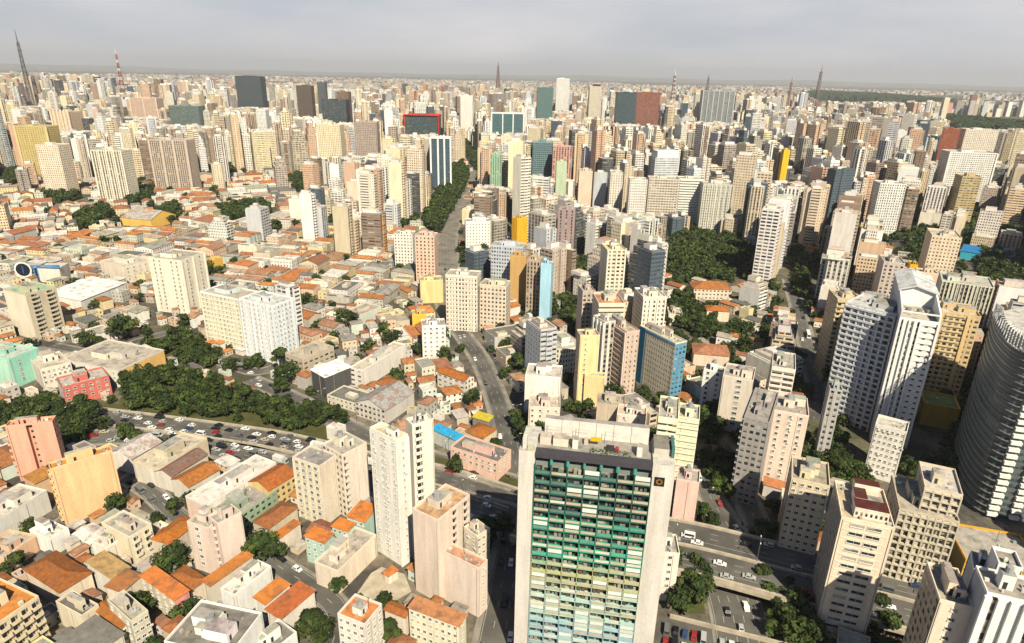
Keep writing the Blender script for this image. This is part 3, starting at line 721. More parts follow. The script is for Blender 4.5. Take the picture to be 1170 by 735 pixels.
hero('building', 'weathered grey-roofed white building with turret-like parapet', 'the grey-roofed white building', 'apartment block', (196, 726), (262, 752), (290, 700), h=18, col=(.78, .76, .73), Rs='', Ls='W:4;1,1.1', rcol=(.2, .18, .16), n_pent=4)
hero('building', 'yellowish block with deep dark balconies and long orange tile top in the bottom corner', 'the yellowish corner block', 'apartment block', (-50, 688), (-4, 716), (42, 682), h=17, col=(.66, .55, .38), Rs='B:4;2.4,1', Ls='B:3;2,1', roof='flat', rcol=(.5, .2, .05), n_pent=1)
hero('building', 'white block with square orange roof garden above the lane', 'the block with the square orange roof', 'apartment block', (386, 703), (417, 716), (436, 692), h=16, col=(.72, .66, .6), Rs='W:3;1,1.2', Ls='W:4;1,1.2', roof='flat', rcol=(.52, .2, .07), n_pent=1)
hero('building', 'long cream block with many small windows under a brown orange roof strip', 'the long cream block', 'apartment block', (466, 697), (524, 716), (532, 707), h=13, col=(.74, .66, .5), Rs='W:1;1,1.2', Ls='W:8;.9,1.2', roof='shed', rcol=(.45, .2, .09))
for i, (L, N, Rr, lab) in enumerate((((349, 613), (370, 621), (380, 610), 'mint house with orange roof and green shop awning beside the lane'), ((381, 601), (397, 608), (404, 598), 'mint house with orange roof between its two mint neighbours'),
                              ((401, 587), (416, 597), (425, 577), 'mint house with orange roof touching the slim white tower'))):
    hero('house', lab, None, 'house', L, N, Rr, h=11, col=(.45, .62, .54), Rs='', Ls='W:3;.9,1.2', roof='shed', rcol=(.55, .18, .04), group=None)
# right side, front: darker left faces have their shade put into colL
hero('tall_building', 'cream tower with long dark ribbon windows and red-tiled roof housing', 'the cream ribbon-window tower', 'office tower', (953, 551), (961, 593), (1022, 606), base=(928, 727), col=(.76, .64, .50), Rs='W:@.33,.65;3.7,1.0', Ls='S:2.4,.55,.6', rcol=(.5, .4, .28), n_pent=0, colL=(.30, .28, .27))  # shaded left face painted dark grey through colL
hr = hero('tall_building', 'pale end-on block with three small windows and cluttered roof by the striped tower', 'the pale end-on block', 'apartment tower', (1060, 645), (1073, 688), (1111, 696), h=50, col=(.74, .62, .5), Rs='W:@.5;1.3,.9', Ls='S:2.6,.6,.6', rcol=(.38, .34, .27), n_pent=4, colL=(.46, .38, .29))  # colL is the wall colour with the left face's shade mixed in
hero('tall_building', 'black and white vertically striped tower in the bottom corner', 'the striped black and white tower', 'apartment tower', (1122, 651), (1127, 680), (1190, 690), h=58, col=(.72, .72, .70), Rs='S:4.4,.42,1.0', Ls='', rcol=(.34, .3, .26), n_pent=1, colL=(.40, .41, .44))  # left side greyed, its shade painted into the colour
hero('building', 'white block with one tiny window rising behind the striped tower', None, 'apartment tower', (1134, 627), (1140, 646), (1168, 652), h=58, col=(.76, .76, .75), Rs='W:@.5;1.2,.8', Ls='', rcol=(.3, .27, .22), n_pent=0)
hero('building', 'small grey block with white roof box in the gap beside the striped tower', None, 'apartment block', (1108, 632), (1112, 655), (1128, 660), h=52, col=(.6, .6, .6), Rs='', Ls='', n_pent=1, colL=(.4, .42, .45))  # colL carries painted shade on the left face
hero('hall', 'low hall with ochre walls and wide grey roof at the foot of the curved tower', 'the ochre hall', 'hall', (1092, 600), (1103, 641), (1190, 650), h=14, col=(.62, .34, .03), Rs='S:3,.8,.3', Ls='', rcol=(.36, .33, .29), n_pent=0, colL=(.12, .09, .03))  # left wall is the ochre darkened, shade put into the colour
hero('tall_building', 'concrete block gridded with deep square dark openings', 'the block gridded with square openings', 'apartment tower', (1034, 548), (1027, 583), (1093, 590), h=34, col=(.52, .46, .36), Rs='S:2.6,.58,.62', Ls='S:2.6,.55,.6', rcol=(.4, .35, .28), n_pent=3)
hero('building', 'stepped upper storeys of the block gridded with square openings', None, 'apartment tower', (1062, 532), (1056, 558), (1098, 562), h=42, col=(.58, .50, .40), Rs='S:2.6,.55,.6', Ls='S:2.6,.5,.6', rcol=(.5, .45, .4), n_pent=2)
hero('tall_building', 'broad tower in shade with grey serrated balcony face, left half of the white twins', 'the shaded half of the white twins', 'apartment tower', (985, 336), (966, 347), (1024, 362), h=64, col=(.56, .57, .60), Rs='S:4.0,.5,.8', Ls='S:3.4,.5,.55', rcol=(.5, .48, .45), n_pent=2, ybot=540, colL=(.46, .46, .48))  # white tower: the greys are shade put into the wall colours
tw = hero('tall_building', 'sunlit white tower under a gabled open crown, right half of the white twins', 'the white gabled-crown tower', 'apartment tower', (1019, 326), (1028, 364), (1074, 371), h=66, col=(.82, .80, .77), Rs='S:3.6,.40,.78', Ls='S:2.8,.3,.4', rcol=(.5, .44, .36), n_pent=0, ybot=545, colL=(.5, .5, .53))  # narrow left face: white greyed down, shadow painted into colL
hero('building', 'white lower block with rows of small windows stepping out under the gabled tower', None, 'apartment tower', (1003, 475), (1000, 486), (1036, 496), h=26, col=(.80, .75, .69), Rs='W:6;.8,.8', Ls='', rcol=(.5, .47, .4), n_pent=0, ybot=560)
hero('tall_building', 'tan tower with pale balcony columns, tucked behind the left of the white twins', 'the narrow tan tower', 'apartment tower', (950, 332), (957, 343), (984, 344), h=52, col=(.60, .47, .28), Rs='S:3,.55,.5', Ls='S:3,.5,.5', rcol=(.5, .45, .37), ybot=436)
hero('tall_building', 'tan tower with two plain vertical bands, right of the gabled-crown tower', 'the banded tan tower', 'apartment tower', (1066, 344), (1063, 356), (1119, 361), h=52, col=(.62, .45, .24), Rs='S:3.1,.6,.5', Ls='S:3,.5,.5', rcol=(.5, .46, .36), ybot=455)
hero('building', 'low green-roofed podium with yellow edge below the banded tan tower', None, 'podium', (1058, 448), (1056, 462), (1096, 467), h=12, col=(.68, .42, .03), Rs='', Ls='', rcol=(.13, .19, .07), n_pent=0)
hero('tall_building', 'wide grey slab striped with pale vertical fins behind the banded tan tower', 'the finned grey slab', 'apartment tower', (1074, 311), (1076, 322), (1136, 330), h=46, col=(.60, .58, .48), Rs='S:2.6,.55,1.0', Ls='', rcol=(.42, .41, .36), n_pent=3, ybot=365)
hero('tall_building', 'cream tower with pale stair turret, standing beside the dark trees', 'the cream turret tower', 'apartment tower', (1066, 262), (1065, 270), (1098, 272), h=48, col=(.74, .60, .44), Rs='S:2.6,.45,.45', Ls='', rcol=(.5, .44, .36), ybot=310)
hero('building', 'plain apricot block with narrow yellow neighbour behind the gabled-crown tower', None, 'apartment block', (1046, 307), (1050, 312), (1072, 314), h=36, col=(.74, .52, .38), Rs='', Ls='', ybot=330)
hero('building', 'slim bright yellow party wall behind the gabled-crown tower', None, 'apartment block', (1038, 299), (1040, 303), (1049, 304), h=38, col=(.76, .43, .02), Rs='', Ls='', ybot=325, minw=3)
hero('tall_building', 'red-striped pale block above the narrow tan tower', None, 'apartment tower', (1006, 292), (1010, 300), (1034, 302), h=40, col=(.6, .5, .44), Rs='S:3.4,.5,.6', Ls='', ybot=330)
hero('tall_building', 'pink ziggurat block with round-cornered small windows', 'the pink ziggurat block', 'apartment tower', (886, 451), (883, 470), (924, 476), h=36, col=(.76, .60, .50), Rs='W:@.2,.5,.8;1.1,1.1', Ls='S:2.6,.6,.5', rcol=(.34, .3, .26), n_pent=2, colL=(.3, .28, .27))  # left face dark in colL: painted shade
hero('tall_building', 'beige block with green shutters under a messy roof, in front of the pink ziggurat block', 'the green-shuttered block', 'apartment tower', (908, 523), (904, 548), (948, 556), h=36, col=(.68, .56, .40), Rs='W:5;1.2,1.1', Ls='S:2.6,.6,.5', rcol=(.32, .28, .23), n_pent=4, colL=(.25, .24, .23))  # colL darkens the left face, shade kept in the colour
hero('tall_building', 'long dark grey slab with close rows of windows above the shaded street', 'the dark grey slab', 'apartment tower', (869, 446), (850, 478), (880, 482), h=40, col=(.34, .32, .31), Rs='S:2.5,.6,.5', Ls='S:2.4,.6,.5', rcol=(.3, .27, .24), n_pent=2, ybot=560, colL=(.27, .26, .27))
hero('tall_building', 'cream slab with one column of wide windows, roof stained grey', 'the cream slab with a window column', 'apartment tower', (836, 417), (826, 430), (861, 434), h=30, col=(.68, .60, .50), Rs='W:@.55;2.2,1.2', Ls='', rcol=(.36, .33, .29), ybot=488, colL=(.5, .5, .45))  # greyer left face: shade painted into colL
hero('building', 'white box-like block pierced by a narrow red slot, beside the cream slab', None, 'apartment block', (808, 417), (804, 423), (826, 427), h=24, col=(.74, .74, .73), Rs='W:2;1.3,1.4', Ls='', ybot=452)
hero('tall_building', 'white block with four long window bands above the dark grey slab', None, 'apartment tower', (884, 402), (882, 420), (909, 424), h=34, col=(.76, .65, .56), Rs='S:6,.85,.42', Ls='', rcol=(.36, .34, .3), ybot=450)
hero('tall_building', 'pale yellow tower with zigzag rows of balconies', 'the zigzag yellow tower', 'apartment tower', (757, 454), (752, 478), (775, 480), h=40, col=(.74, .71, .50), Rs='S:5,.8,.3', Ls='S:3,.5,.5', n_pent=2, ybot=510)
hero('tall_building', 'pale yellow wing with ribbon windows attached to the zigzag tower', None, 'apartment tower', (778, 462), (775, 478), (799, 481), h=38, col=(.75, .72, .52), Rs='S:5,.9,.3', Ls='', n_pent=1, ybot=530)
hero('building', 'plain pink party-walled block below the zigzag yellow tower', 'the pink party-walled block', 'apartment block', (776, 535), (773, 549), (799, 553), h=22, col=(.76, .52, .45), Rs='', Ls='S:3,.5,.4', ybot=583)
hero('building', 'narrow white block with one column of dark windows beside the viaduct', None, 'apartment block', (764, 612), (756, 633), (775, 627), h=20, col=(.74, .68, .6), Rs='W:@.5;1.1,1.2', Ls='S:2,.5,.4', ybot=690, n_pent=1, minw=3)
# centre
bl_ = hero('tall_building', 'slab with blue end panels and a cream gridded front', 'the blue-ended slab', 'apartment tower', (733, 373), (772, 394), (783, 390), base=(768, 458), col=(.66, .58, .46), cR=(.10, .30, .46), Rs='S:3,.5,.4', Ls='S:1.9,.35,.45', rcol=(.52, .46, .36), colL=(.72, .64, .50), n_pent=3)
mb = MB(); mb.box(-.35, -.01, bl_['d']*.82, bl_['d']+.1, 0, bl_['h']+.6, 'plaster', (.015, .10, .19)); mb.build('end_panel', bl_['th'])  # darker blue than the other end: shade put into the panel colour
mb = MB(); mb.box(-.3, -.01, .1, bl_['d']*.82, bl_['h']-.5, bl_['h']+.5, 'plaster', (.12, .30, .44)); mb.build('coping', bl_['th'])
hero('tall_building', 'yellow tower with a column of tiny windows and dark side', 'the yellow tower', 'apartment tower', (655, 378), (663, 385), (686, 386), base=(664, 462), col=(.78, .60, .32), Rs='W:@.3;.8,.9', Ls='W:@.5;1,1', n_pent=1, colL=(.66, .54, .34))
hero('building', 'plain yellow front block stepping down before the yellow tower', None, 'apartment block', (668, 426), (668, 430), (691, 432), h=18, col=(.78, .58, .30), Rs='', Ls='', n_pent=0, ybot=468)
hero('tall_building', 'brown-shuttered slab with pink frame leaning over the street beside the blue-ended slab', 'the brown-shuttered slab', 'apartment tower', (699, 362), (716, 381), (725, 375), h=40, col=(.6, .46, .38), Rs='S:2.6,.3,.4', Ls='S:2.6,.6,.55', rcol=(.45, .36, .28), ybot=438, colL=(.48, .36, .30))
hero('tall_building', 'grey and white slab with vertical stripes left of the brown-shuttered slab', None, 'apartment tower', (683, 361), (691, 370), (700, 366), h=42, col=(.66, .62, .56), Rs='S:3,.5,1', Ls='S:3,.5,1', ybot=425)
hero('tall_building', 'block with curved balcony crown and brown tiled deck', 'the curved balcony block', 'apartment tower', (680, 336), (684, 348), (713, 347), h=42, col=(.68, .56, .44), Rs='S:7,.9,.4', Ls='S:4,.8,.4', rcol=(.46, .23, .12), ybot=420)
hero('tall_building', 'broad white tower with gold-framed window columns and corner setback', 'the broad white tower', 'apartment tower', (729, 330), (735, 341), (760, 339), h=40, col=(.80, .72, .60), Rs='S:3,.42,.5', Ls='S:3,.5,.5', rcol=(.6, .52, .44), ybot=378)
hero('tall_building', 'cream tower with two window strips and a pale yellow crown, west of the wooded garden', 'the cream strip-windowed tower', 'apartment tower', (690, 279), (694, 287), (715, 286), h=50, col=(.76, .68, .52), Rs='S:3.2,.6,.5', Ls='', rcol=(.66, .5, .3), ybot=335)
hero('tall_building', 'grey-brown slim tower beside the narrow street and trees', None, 'apartment tower', (662, 327), (666, 334), (680, 333), h=40, col=(.52, .42, .36), Rs='S:2.6,.6,.5', Ls='', ybot=378)
block('tall_building', 'white apartment tower with fine window grid beside the avenue foot', 'the white gridded tower', 'apartment tower', 509, 545, 315, 40, -8, 14, base=None, col=(.76, .68, .56), Rs='S:2.2,.5,.5', ybot=372)
block('tall_building', 'rougher beige tower joined to the white gridded one', None, 'apartment tower', 548, 578, 326, 34, -12, 14, col=(.68, .57, .45), Rs='S:2.6,.5,.5', ybot=372)
block('tall_building', 'pale blue-grey gridded slab behind the ochre block', 'the blue-grey slab', 'office tower', 561, 597, 281, 42, -12, 14, col=(.50, .55, .62), Rs='S:2.2,.6,.55', ybot=322)
block('tall_building', 'ochre brown blank slab in front of the blue-grey one', 'the ochre slab', 'apartment tower', 583, 601, 293, 40, -12, 12, col=(.56, .34, .13), Rs='', ybot=340)
block('tall_building', 'brown vertically striped slab between ochre and light blue walls', None, 'apartment tower', 602, 617, 298, 42, -14, 12, col=(.48, .36, .26), Rs='S:2.6,.5,1', ybot=350)
block('tall_building', 'light blue party wall of a slim tower', 'the light blue wall', 'apartment tower', 618, 630, 302, 44, -14, 8, col=(.38, .62, .76), Rs='', ybot=362, minw=3)
block('tall_building', 'white cubic block by the avenue bend', 'the white cubic block', 'apartment tower', 532, 560, 254, 34, 8, 14, col=(.80, .76, .70), Rs='S:3,.3,.35', ybot=284)
block('tall_building', 'bright orange wedge-shaped wall among pale towers', 'the orange wedge wall', 'apartment tower', 591, 603, 251, 36, 40, 8, col=(.76, .40, .02), Rs='', ybot=282)
block('tall_building', 'brown tower with a violet stripe', 'the violet-striped tower', 'apartment tower', 638, 657, 240, 50, -8, 14, col=(.36, .26, .26), Rs='S:5,.25,1', ybot=276)
block('tall_building', 'salmon and cream striped tower near the avenue', 'the salmon-striped tower', 'apartment tower', 474, 496, 270, 42, -6, 14, col=(.74, .50, .38), Rs='S:3.2,.4,.5', ybot=316)
block('tall_building', 'white squat tower left of the salmon-striped one', None, 'apartment tower', 450, 471, 268, 32, -4, 14, col=(.74, .69, .62), Rs='S:3,.4,.45', ybot=296)
block('building', 'plain yellow pair of blocks in the low houses', 'the plain yellow pair', 'apartment block', 480, 506, 322, 18, 12, 12, col=(.78, .56, .27), Rs='', ybot=350)
block('tall_building', 'small white tower with brown windows among low roofs', 'the small white tower', 'apartment tower', 482, 509, 374, 22, 10, 12, col=(.78, .74, .7), Rs='W:4;1.2,1', Ls='', ybot=403)
block('building', 'narrow mustard yellow house front', None, 'house', 471, 487, 361, 11, 12, 10, col=(.78, .45, .06), Rs='', Ls='', ybot=382)
# left middle
hero('tall_building', 'grey-brown tower with a dark balcony grid on its front and green tank on top', 'the balcony-grid tower', 'apartment tower', (9, 330), (29, 338), (61, 328), base=(37, 389), col=(.52, .45, .33), Rs='B:2;4.6,1.0', Ls='', rcol=(.3, .42, .3), colL=(.74, .66, .52), n_pent=2)
hero('tall_building', 'tall white tower with three window columns alone among low roofs', 'the lone white tower', 'apartment tower', (180, 292), (206, 299), (223, 288), base=(214, 360), col=(.78, .70, .56), Rs='W:@.25,.75;1.5,1.3', Ls='W:@.15,.32,.7,.86;1.2,1.3', n_pent=2)
hero('tall_building', 'cream gridded end of the long white slab', 'the cream gridded slab', 'apartment tower', (235, 332), (272, 343), (290, 333), base=(279, 402), col=(.66, .70, .72), Rs='W:4;1.1,1.1', Ls='W:10;1.0,1.2', n_pent=2, colL=(.74, .69, .52), rcol=(.42, .37, .3))
hero('tall_building', 'bluish white half of the long slab with fine window rows', 'the bluish white slab', 'apartment tower', (276, 341), (311, 351), (334, 341), base=(312, 417), col=(.70, .73, .76), Rs='W:6;1.0,1.1', Ls='W:8;.9,1.1', n_pent=2, colL=(.74, .75, .75), rcol=(.5, .5, .48))
LOW = [  # label, ref, L, N, R, h, colour, roof, roof colour, left colour
 ('coral red block with white ribbed side by the big trees', 'the coral red block', (53, 436), (71, 444), (127, 434), 11, (.54, .14, .11), 'flat', (.45, .4, .35), (.7, .68, .62), 'W:6;1.3,1', 'S:6,.9,.4'),
 ('white hall with orange painted side wall', 'the orange-sided hall', (82, 406), (135, 425), (177, 399), 10, (.76, .46, .16), 'flat', (.42, .37, .31), (.74, .7, .62), '', 'W:6;1.2,1'),
 ('long white shed roof between the balcony-grid tower and the lone white tower', 'the long white shed', (74, 332), (92, 344), (130, 318), 8, (.7, .66, .6), 'shed', (.72, .70, .66), None, '', ''),
 ('long blue-roofed canopy with a cyan end east of the cream turret tower', None, (1094, 281), (1098, 287), (1172, 299), 8, (.05, .42, .55), 'shed', (.02, .17, .42), None, '', ''),
 ('slim grey annex with small windows at the foot of the shaded white twin', None, (944, 438), (948, 446), (963, 449), 38, (.42, .41, .40), 'flat', (.4, .38, .35), None, 'S:2.6,.5,.5', 'S:2.6,.5,.5'),
 ('mint green flats cut off by the west edge', 'the mint green flats', (-30, 402), (10, 412), (40, 398), 17, (.30, .62, .50), 'flat', (.45, .5, .44), (.42, .66, .52), 'W:@.3;1.2,1.2', ''),
 ('low white block beside the mint green flats', None, (38, 410), (46, 424), (80, 414), 12, (.72, .64, .54), 'flat', (.5, .44, .36), None, 'W:6;1,1', ''),
 ('black-walled shop block with a dazzling white roof', 'the dazzling white roof', (357, 424), (371, 432), (400, 419), 12, (.08, .08, .08), 'shed', (.80, .79, .77), (.07, .07, .07), '', ''),
 ('white blank-walled warehouse by the crossroads', 'the blank-walled warehouse', (408, 416), (414, 425), (452, 392), 11, (.74, .68, .62), 'flat', (.5, .44, .36), None, '', 'S:4,.5,.4'),
 ('beige warehouse with a plain concrete roof beside the slab trees', None, (330, 403), (346, 412), (378, 396), 10, (.52, .44, .34), 'flat', (.44, .38, .31), None, 'S:4,.6,.4', 'S:4,.6,.4'),
 ('long grey-roofed market hall above the avenue', 'the grey market hall', (408, 458), (440, 470), (470, 447), 8, (.6, .55, .5), 'gable', (.42, .40, .39), None, '', 'S:3,.5,.5'),
 ('row building with bright orange roof above the market hall', None, (430, 437), (447, 444), (460, 436), 9, (.7, .62, .52), 'hip', (.56, .20, .045), None, '', ''),
 ('white hall with a long vivid orange roof strip', None, (500, 425), (531, 436), (541, 430), 9, (.74, .68, .6), 'gable', (.58, .20, .04), None, 'S:3,.5,.5', 'S:4,.5,.3'),
 ('pink shop block with black roof sheds on the street corner', 'the pink corner shops', (522, 506), (569, 530), (573, 512), 9, (.76, .50, .40), 'flat', (.17, .16, .15), None, 'W:3;1,1.2', 'W:8;1,1.4'),
 ('bright orange hipped roof behind the pink corner shops', None, (533, 492), (552, 501), (566, 490), 10, (.68, .55, .4), 'hip', (.58, .20, .035), None, '', ''),
 ('white shed with vivid blue roof panel beside the expressway', 'the blue-roofed shed', (493, 490), (520, 503), (528, 497), 7, (.5, .52, .48), 'shed', (.03, .33, .60), None, '', ''),
 ('small kiosk roof striped yellow, black and violet', None, (541, 477), (558, 482), (562, 475), 6, (.2, .2, .2), 'shed', (.62, .5, .05), None, '', ''),
 ('long pale warehouse with pink front across the yard lane', 'the long pale warehouse', (222, 563), (236, 580), (308, 527), 10, (.72, .66, .6), 'flat', (.62, .57, .52), (.74, .55, .45), 'S:5,.3,.3', ''),
 ('green-walled workshop with grey weathered roof', 'the green workshop', (243, 577), (270, 594), (312, 560), 8, (.30, .40, .27), 'flat', (.33, .30, .27), (.40, .46, .30), 'S:3,.5,.4', ''),
 ('yellow house under an orange red gable', None, (287, 549), (307, 561), (336, 541), 10, (.68, .5, .22), 'gable', (.60, .18, .04), None, 'S:3,.5,.5', ''),
 ('hangar with long orange roof beside the expressway', 'the orange hangar', (201, 545), (215, 557), (247, 535), 8, (.66, .6, .52), 'gable', (.58, .22, .05), None, '', ''),
 ('brown-roofed long shed below the expressway', None, (183, 535), (196, 545), (232, 518), 8, (.66, .6, .52), 'gable', (.24, .15, .12), None, '', ''),
 ('cream warehouse with high plain side beside the expressway', 'the cream warehouse', (163, 523), (182, 538), (227, 500), 9, (.62, .52, .38), 'flat', (.5, .43, .34), (.66, .6, .5), '', ''),
 ('pale low warehouse next to the apricot block', None, (133, 512), (150, 525), (177, 503), 8, (.74, .68, .62), 'gable', (.60, .54, .50), None, '', ''),
 ('large brown tiled roof with patches of bright orange', 'the large brown tiled roof', (26, 651), (68, 677), (105, 655), 8, (.72, .6, .46), 'hip', (.42, .15, .04), None, '', ''),
 ('mustard flat roof below the cream block with arched windows', None, (96, 645), (128, 662), (150, 650), 9, (.7, .66, .6), 'shed', (.50, .33, .14), None, '', ''),
 ('rust brown shed roof next to the coral-ended block', None, (125, 668), (139, 677), (158, 656), 10, (.68, .6, .48), 'shed', (.42, .18, .07), None, '', ''),
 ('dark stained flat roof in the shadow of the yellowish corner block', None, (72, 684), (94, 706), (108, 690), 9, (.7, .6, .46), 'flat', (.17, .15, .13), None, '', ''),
 ('low orange roof beside the dark stained flat roof', None, (110, 695), (137, 720), (153, 708), 8, (.7, .62, .5), 'gable', (.55, .2, .04), None, 'W:2;1,1', ''),
 ('wide dark grey roof at the bottom edge', None, (74, 732), (98, 757), (136, 722), 9, (.68, .6, .5), 'shed', (.18, .165, .15), None, '', ''),
 ('greenish grey block with roof hut beside the coral-ended block', None, (122, 688), (150, 712), (170, 700), 12, (.58, .53, .42), 'flat', (.4, .37, .3), None, 'W:3;1,1', 'W:3;1,1'),
 ('orange brown roof wrapping the stepped pinkish block', None, (193, 658), (216, 676), (235, 661), 7, (.6, .5, .4), 'hip', (.48, .18, .05), None, '', ''),
 ('narrow orange roof strip beside the stepped pinkish block', None, (232, 664), (240, 670), (288, 635), 8, (.66, .58, .48), 'shed', (.52, .2, .05), None, '', ''),
 ('bright orange patchwork roof above the round tree', None, (178, 612), (193, 622), (222, 594), 9, (.6, .5, .4), 'hip', (.60, .2, .03), None, '', ''),
 ('long white hall with grey roof under the dark tree', 'the long white hall', (257, 671), (268, 683), (306, 647), 10, (.80, .78, .75), 'flat', (.6, .54, .5), None, '', ''),
 ('white house row with bright orange roof strip above the lane', None, (291, 683), (303, 691), (330, 668), 8, (.78, .74, .68), 'shed', (.60, .22, .05), None, '', ''),
 ('rust red roofed house row on the lane corner', None, (305, 697), (321, 708), (358, 675), 9, (.76, .70, .62), 'shed', (.50, .15, .05), None, '', ''),
 ('dark grey flat roof beside the rust red roofed row', None, (288, 732), (304, 752), (336, 722), 9, (.74, .7, .68), 'flat', (.19, .175, .16), None, '', ''),
 ('brown roofed house pair under the beige block', None, (292, 594), (307, 604), (337, 579), 8, (.6, .5, .38), 'hip', (.45, .17, .06), None, '', ''),
 ('little orange roof strip in front of the beige block', None, (312, 612), (317, 617), (341, 597), 7, (.7, .6, .5), 'shed', (.60, .2, .04), None, '', ''),
 ('long plain warehouse with dark roof strip beside the mint houses', 'the plain warehouse', (364, 640), (386, 655), (425, 611), 9, (.74, .62, .5), 'flat', (.42, .36, .3), None, '', ''),
 ('orange roofed hut in the sandy yard under the slim white tower', None, (439, 655), (444, 659), (454, 652), 3.5, (.74, .66, .54), 'shed', (.62, .22, .06), None, '', ''),
 ('rust orange roofed house beside the long cream block', None, (441, 695), (463, 706), (468, 696), 8, (.72, .64, .52), 'gable', (.52, .18, .05), None, '', ''),
 ('walled courtyard building with white terrace in front of the apricot block', 'the white terrace', (38, 605), (57, 618), (76, 604), 7, (.8, .77, .72), 'flat', (.6, .56, .5), None, '', ''),
 ('flat-roofed row with pale terrace between salmon and apricot blocks', None, (-30, 585), (-8, 600), (46, 560), 9, (.74, .7, .64), 'flat', (.5, .45, .38), None, '', ''),
 ('peach shop row with grey roof beside the western lane', None, (-20, 628), (5, 640), (36, 612), 6, (.72, .45, .3), 'flat', (.42, .37, .31), None, '', ''),
 ('brown shed roof wedged between salmon and apricot blocks', None, (30, 545), (40, 553), (62, 541), 11, (.6, .4, .25), 'shed', (.48, .23, .06), None, '', ''),
 ('white flower-boxed terrace house beyond the lane', None, (110, 618), (124, 628), (140, 612), 7, (.76, .68, .6), 'flat', (.6, .5, .44), None, '', ''),
 ('long orange-roofed cluster north of the gardens', 'the orange-roofed cluster', (789, 322), (793, 330), (836, 331), 9, (.72, .6, .48), 'hip', (.56, .22, .06), None, 'S:3,.5,.4', ''),
 ('orange-roofed villa in the garden clearing', None, (804, 349), (808, 355), (834, 357), 8, (.72, .6, .48), 'hip', (.62, .22, .05), None, '', ''),
 ('wide terracotta roof of a low hall beside the blue-ended slab', None, (794, 392), (793, 404), (834, 406), 8, (.7, .56, .44), 'hip', (.58, .26, .14), None, '', ''),
 ('pale house set among the garden trees', None, (762, 352), (764, 360), (780, 361), 8, (.7, .62, .5), 'flat', (.45, .4, .35), None, '', ''),
 ('peach terrace building behind the green balconied tower', None, (600, 452), (604, 466), (640, 470), 18, (.72, .62, .52), 'flat', (.5, .42, .34), None, 'W:4;1,1', ''),
 ('brown blank-walled block behind the green balconied tower', None, (683, 450), (682, 463), (714, 466), 22, (.52, .42, .32), 'flat', (.36, .32, .27), None, '', ''),
 ('pinkish white block with red-roofed hut behind the green balconied tower', None, (707, 463), (705, 474), (738, 478), 22, (.76, .64, .55), 'flat', (.5, .4, .32), None, 'W:2;.8,1', ''),
 ('white block with orange roof hut left of the yellow tower', None, (598, 416), (600, 430), (640, 436), 26, (.78, .74, .68), 'flat', (.5, .45, .4), None, '', ''),
 ('yellow-walled store with grey sawtooth roof', None, (150, 246), (172, 252), (190, 244), 9, (.74, .46, .10), 'gable', (.5, .46, .42), None, '', ''),
 ('mustard yellow house pair right of the lone white tower', None, (226, 300), (232, 303), (248, 294), 9, (.76, .46, .08), 'flat', (.6, .4, .2), None, '', ''),
 ('squat beige block left of the lone white tower', None, (127, 296), (142, 306), (168, 296), 14, (.72, .62, .5), 'flat', (.5, .45, .4), None, 'W:5;1,1', ''),
]
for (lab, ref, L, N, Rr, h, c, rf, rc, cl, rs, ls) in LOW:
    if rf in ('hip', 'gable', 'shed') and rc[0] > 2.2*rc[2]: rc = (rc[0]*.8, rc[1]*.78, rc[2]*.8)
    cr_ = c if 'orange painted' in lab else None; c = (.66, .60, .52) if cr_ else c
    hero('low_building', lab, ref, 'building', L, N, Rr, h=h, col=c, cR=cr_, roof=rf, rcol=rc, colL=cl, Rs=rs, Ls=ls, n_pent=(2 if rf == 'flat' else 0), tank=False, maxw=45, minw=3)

# relief on the fronts seen from near: proud fins and floor bands
def by_label(start):
    for o in COL.objects:
        if o.get('label', '').startswith(start): return o
def dims(o):
    me = [c for c in o.children if c.name.startswith('wall')][0].data
    return max(v_.co.x for v_ in me.vertices), max(v_.co.y for v_ in me.vertices), max(v_.co.z for v_ in me.vertices)
def fins(start, face, us, wd, dp, col, z0=0.0, zt=0.0, name='fin'):
    o = by_label(start)
    if o is None: print('no', start); return
    w, d, h = dims(o)
    for u_ in us:
        mb = MB()
        if face == 'R': mb.box(w*u_-wd/2, w*u_+wd/2, -dp, -.004, z0, h+zt, 'plaster', col)
        else: mb.box(-dp, -.004, d*(1-u_)-wd/2, d*(1-u_)+wd/2, z0, h+zt, 'plaster', col)
        mb.build(name, o)
def bands(start, face, u0, u1, ht, dp, col, step=3.0, off=.2, zmin=1.0):
    o = by_label(start); w, d, h = dims(o); z = h-off
    while z > zmin:
        mb = MB()
        if face == 'R': mb.box(w*u0, w*u1, -dp, -.003, z-ht, z, 'plaster', col)
        else: mb.box(-dp, -.003, d*(1-u1), d*(1-u0), z-ht, z, 'plaster', col)
        mb.build('floor_band', o); z -= step
lin = lambda a, b, n: [a+(b-a)*i/(n-1) for i in range(n)]
fins('concrete block gridded', 'R', lin(.01, .99, 9), .45, .7, (.50, .44, .34)); bands('concrete block gridded', 'R', 0, 1, .7, .66, (.52, .46, .36))
fins('stepped upper storeys', 'R', lin(.02, .98, 5), .45, .6, (.54, .47, .37)); bands('stepped upper storeys', 'R', 0, 1, .6, .56, (.56, .49, .39))
fins('sunlit white tower under', 'R', (.02, .13, .27, .40, .54, .98), .9, .8, (.80, .79, .77)); bands('sunlit white tower under', 'R', .56, .97, 1.5, .3, (.80, .78, .75))
fins('broad tower in shade', 'R', lin(.02, .98, 8), .8, 1.0, (.58, .59, .61)); bands('broad tower in shade', 'R', .02, .98, .9, 1.3, (.54, .55, .58))  # fins and bands share the grey with shade painted in
fins('black and white vertically', 'R', (.03, .27, .50, .73, .97), 1.5, .8, (.76, .76, .74))
fins('wide grey slab striped', 'R', lin(.02, .98, 14), .55, .7, (.66, .62, .50), zt=.6)
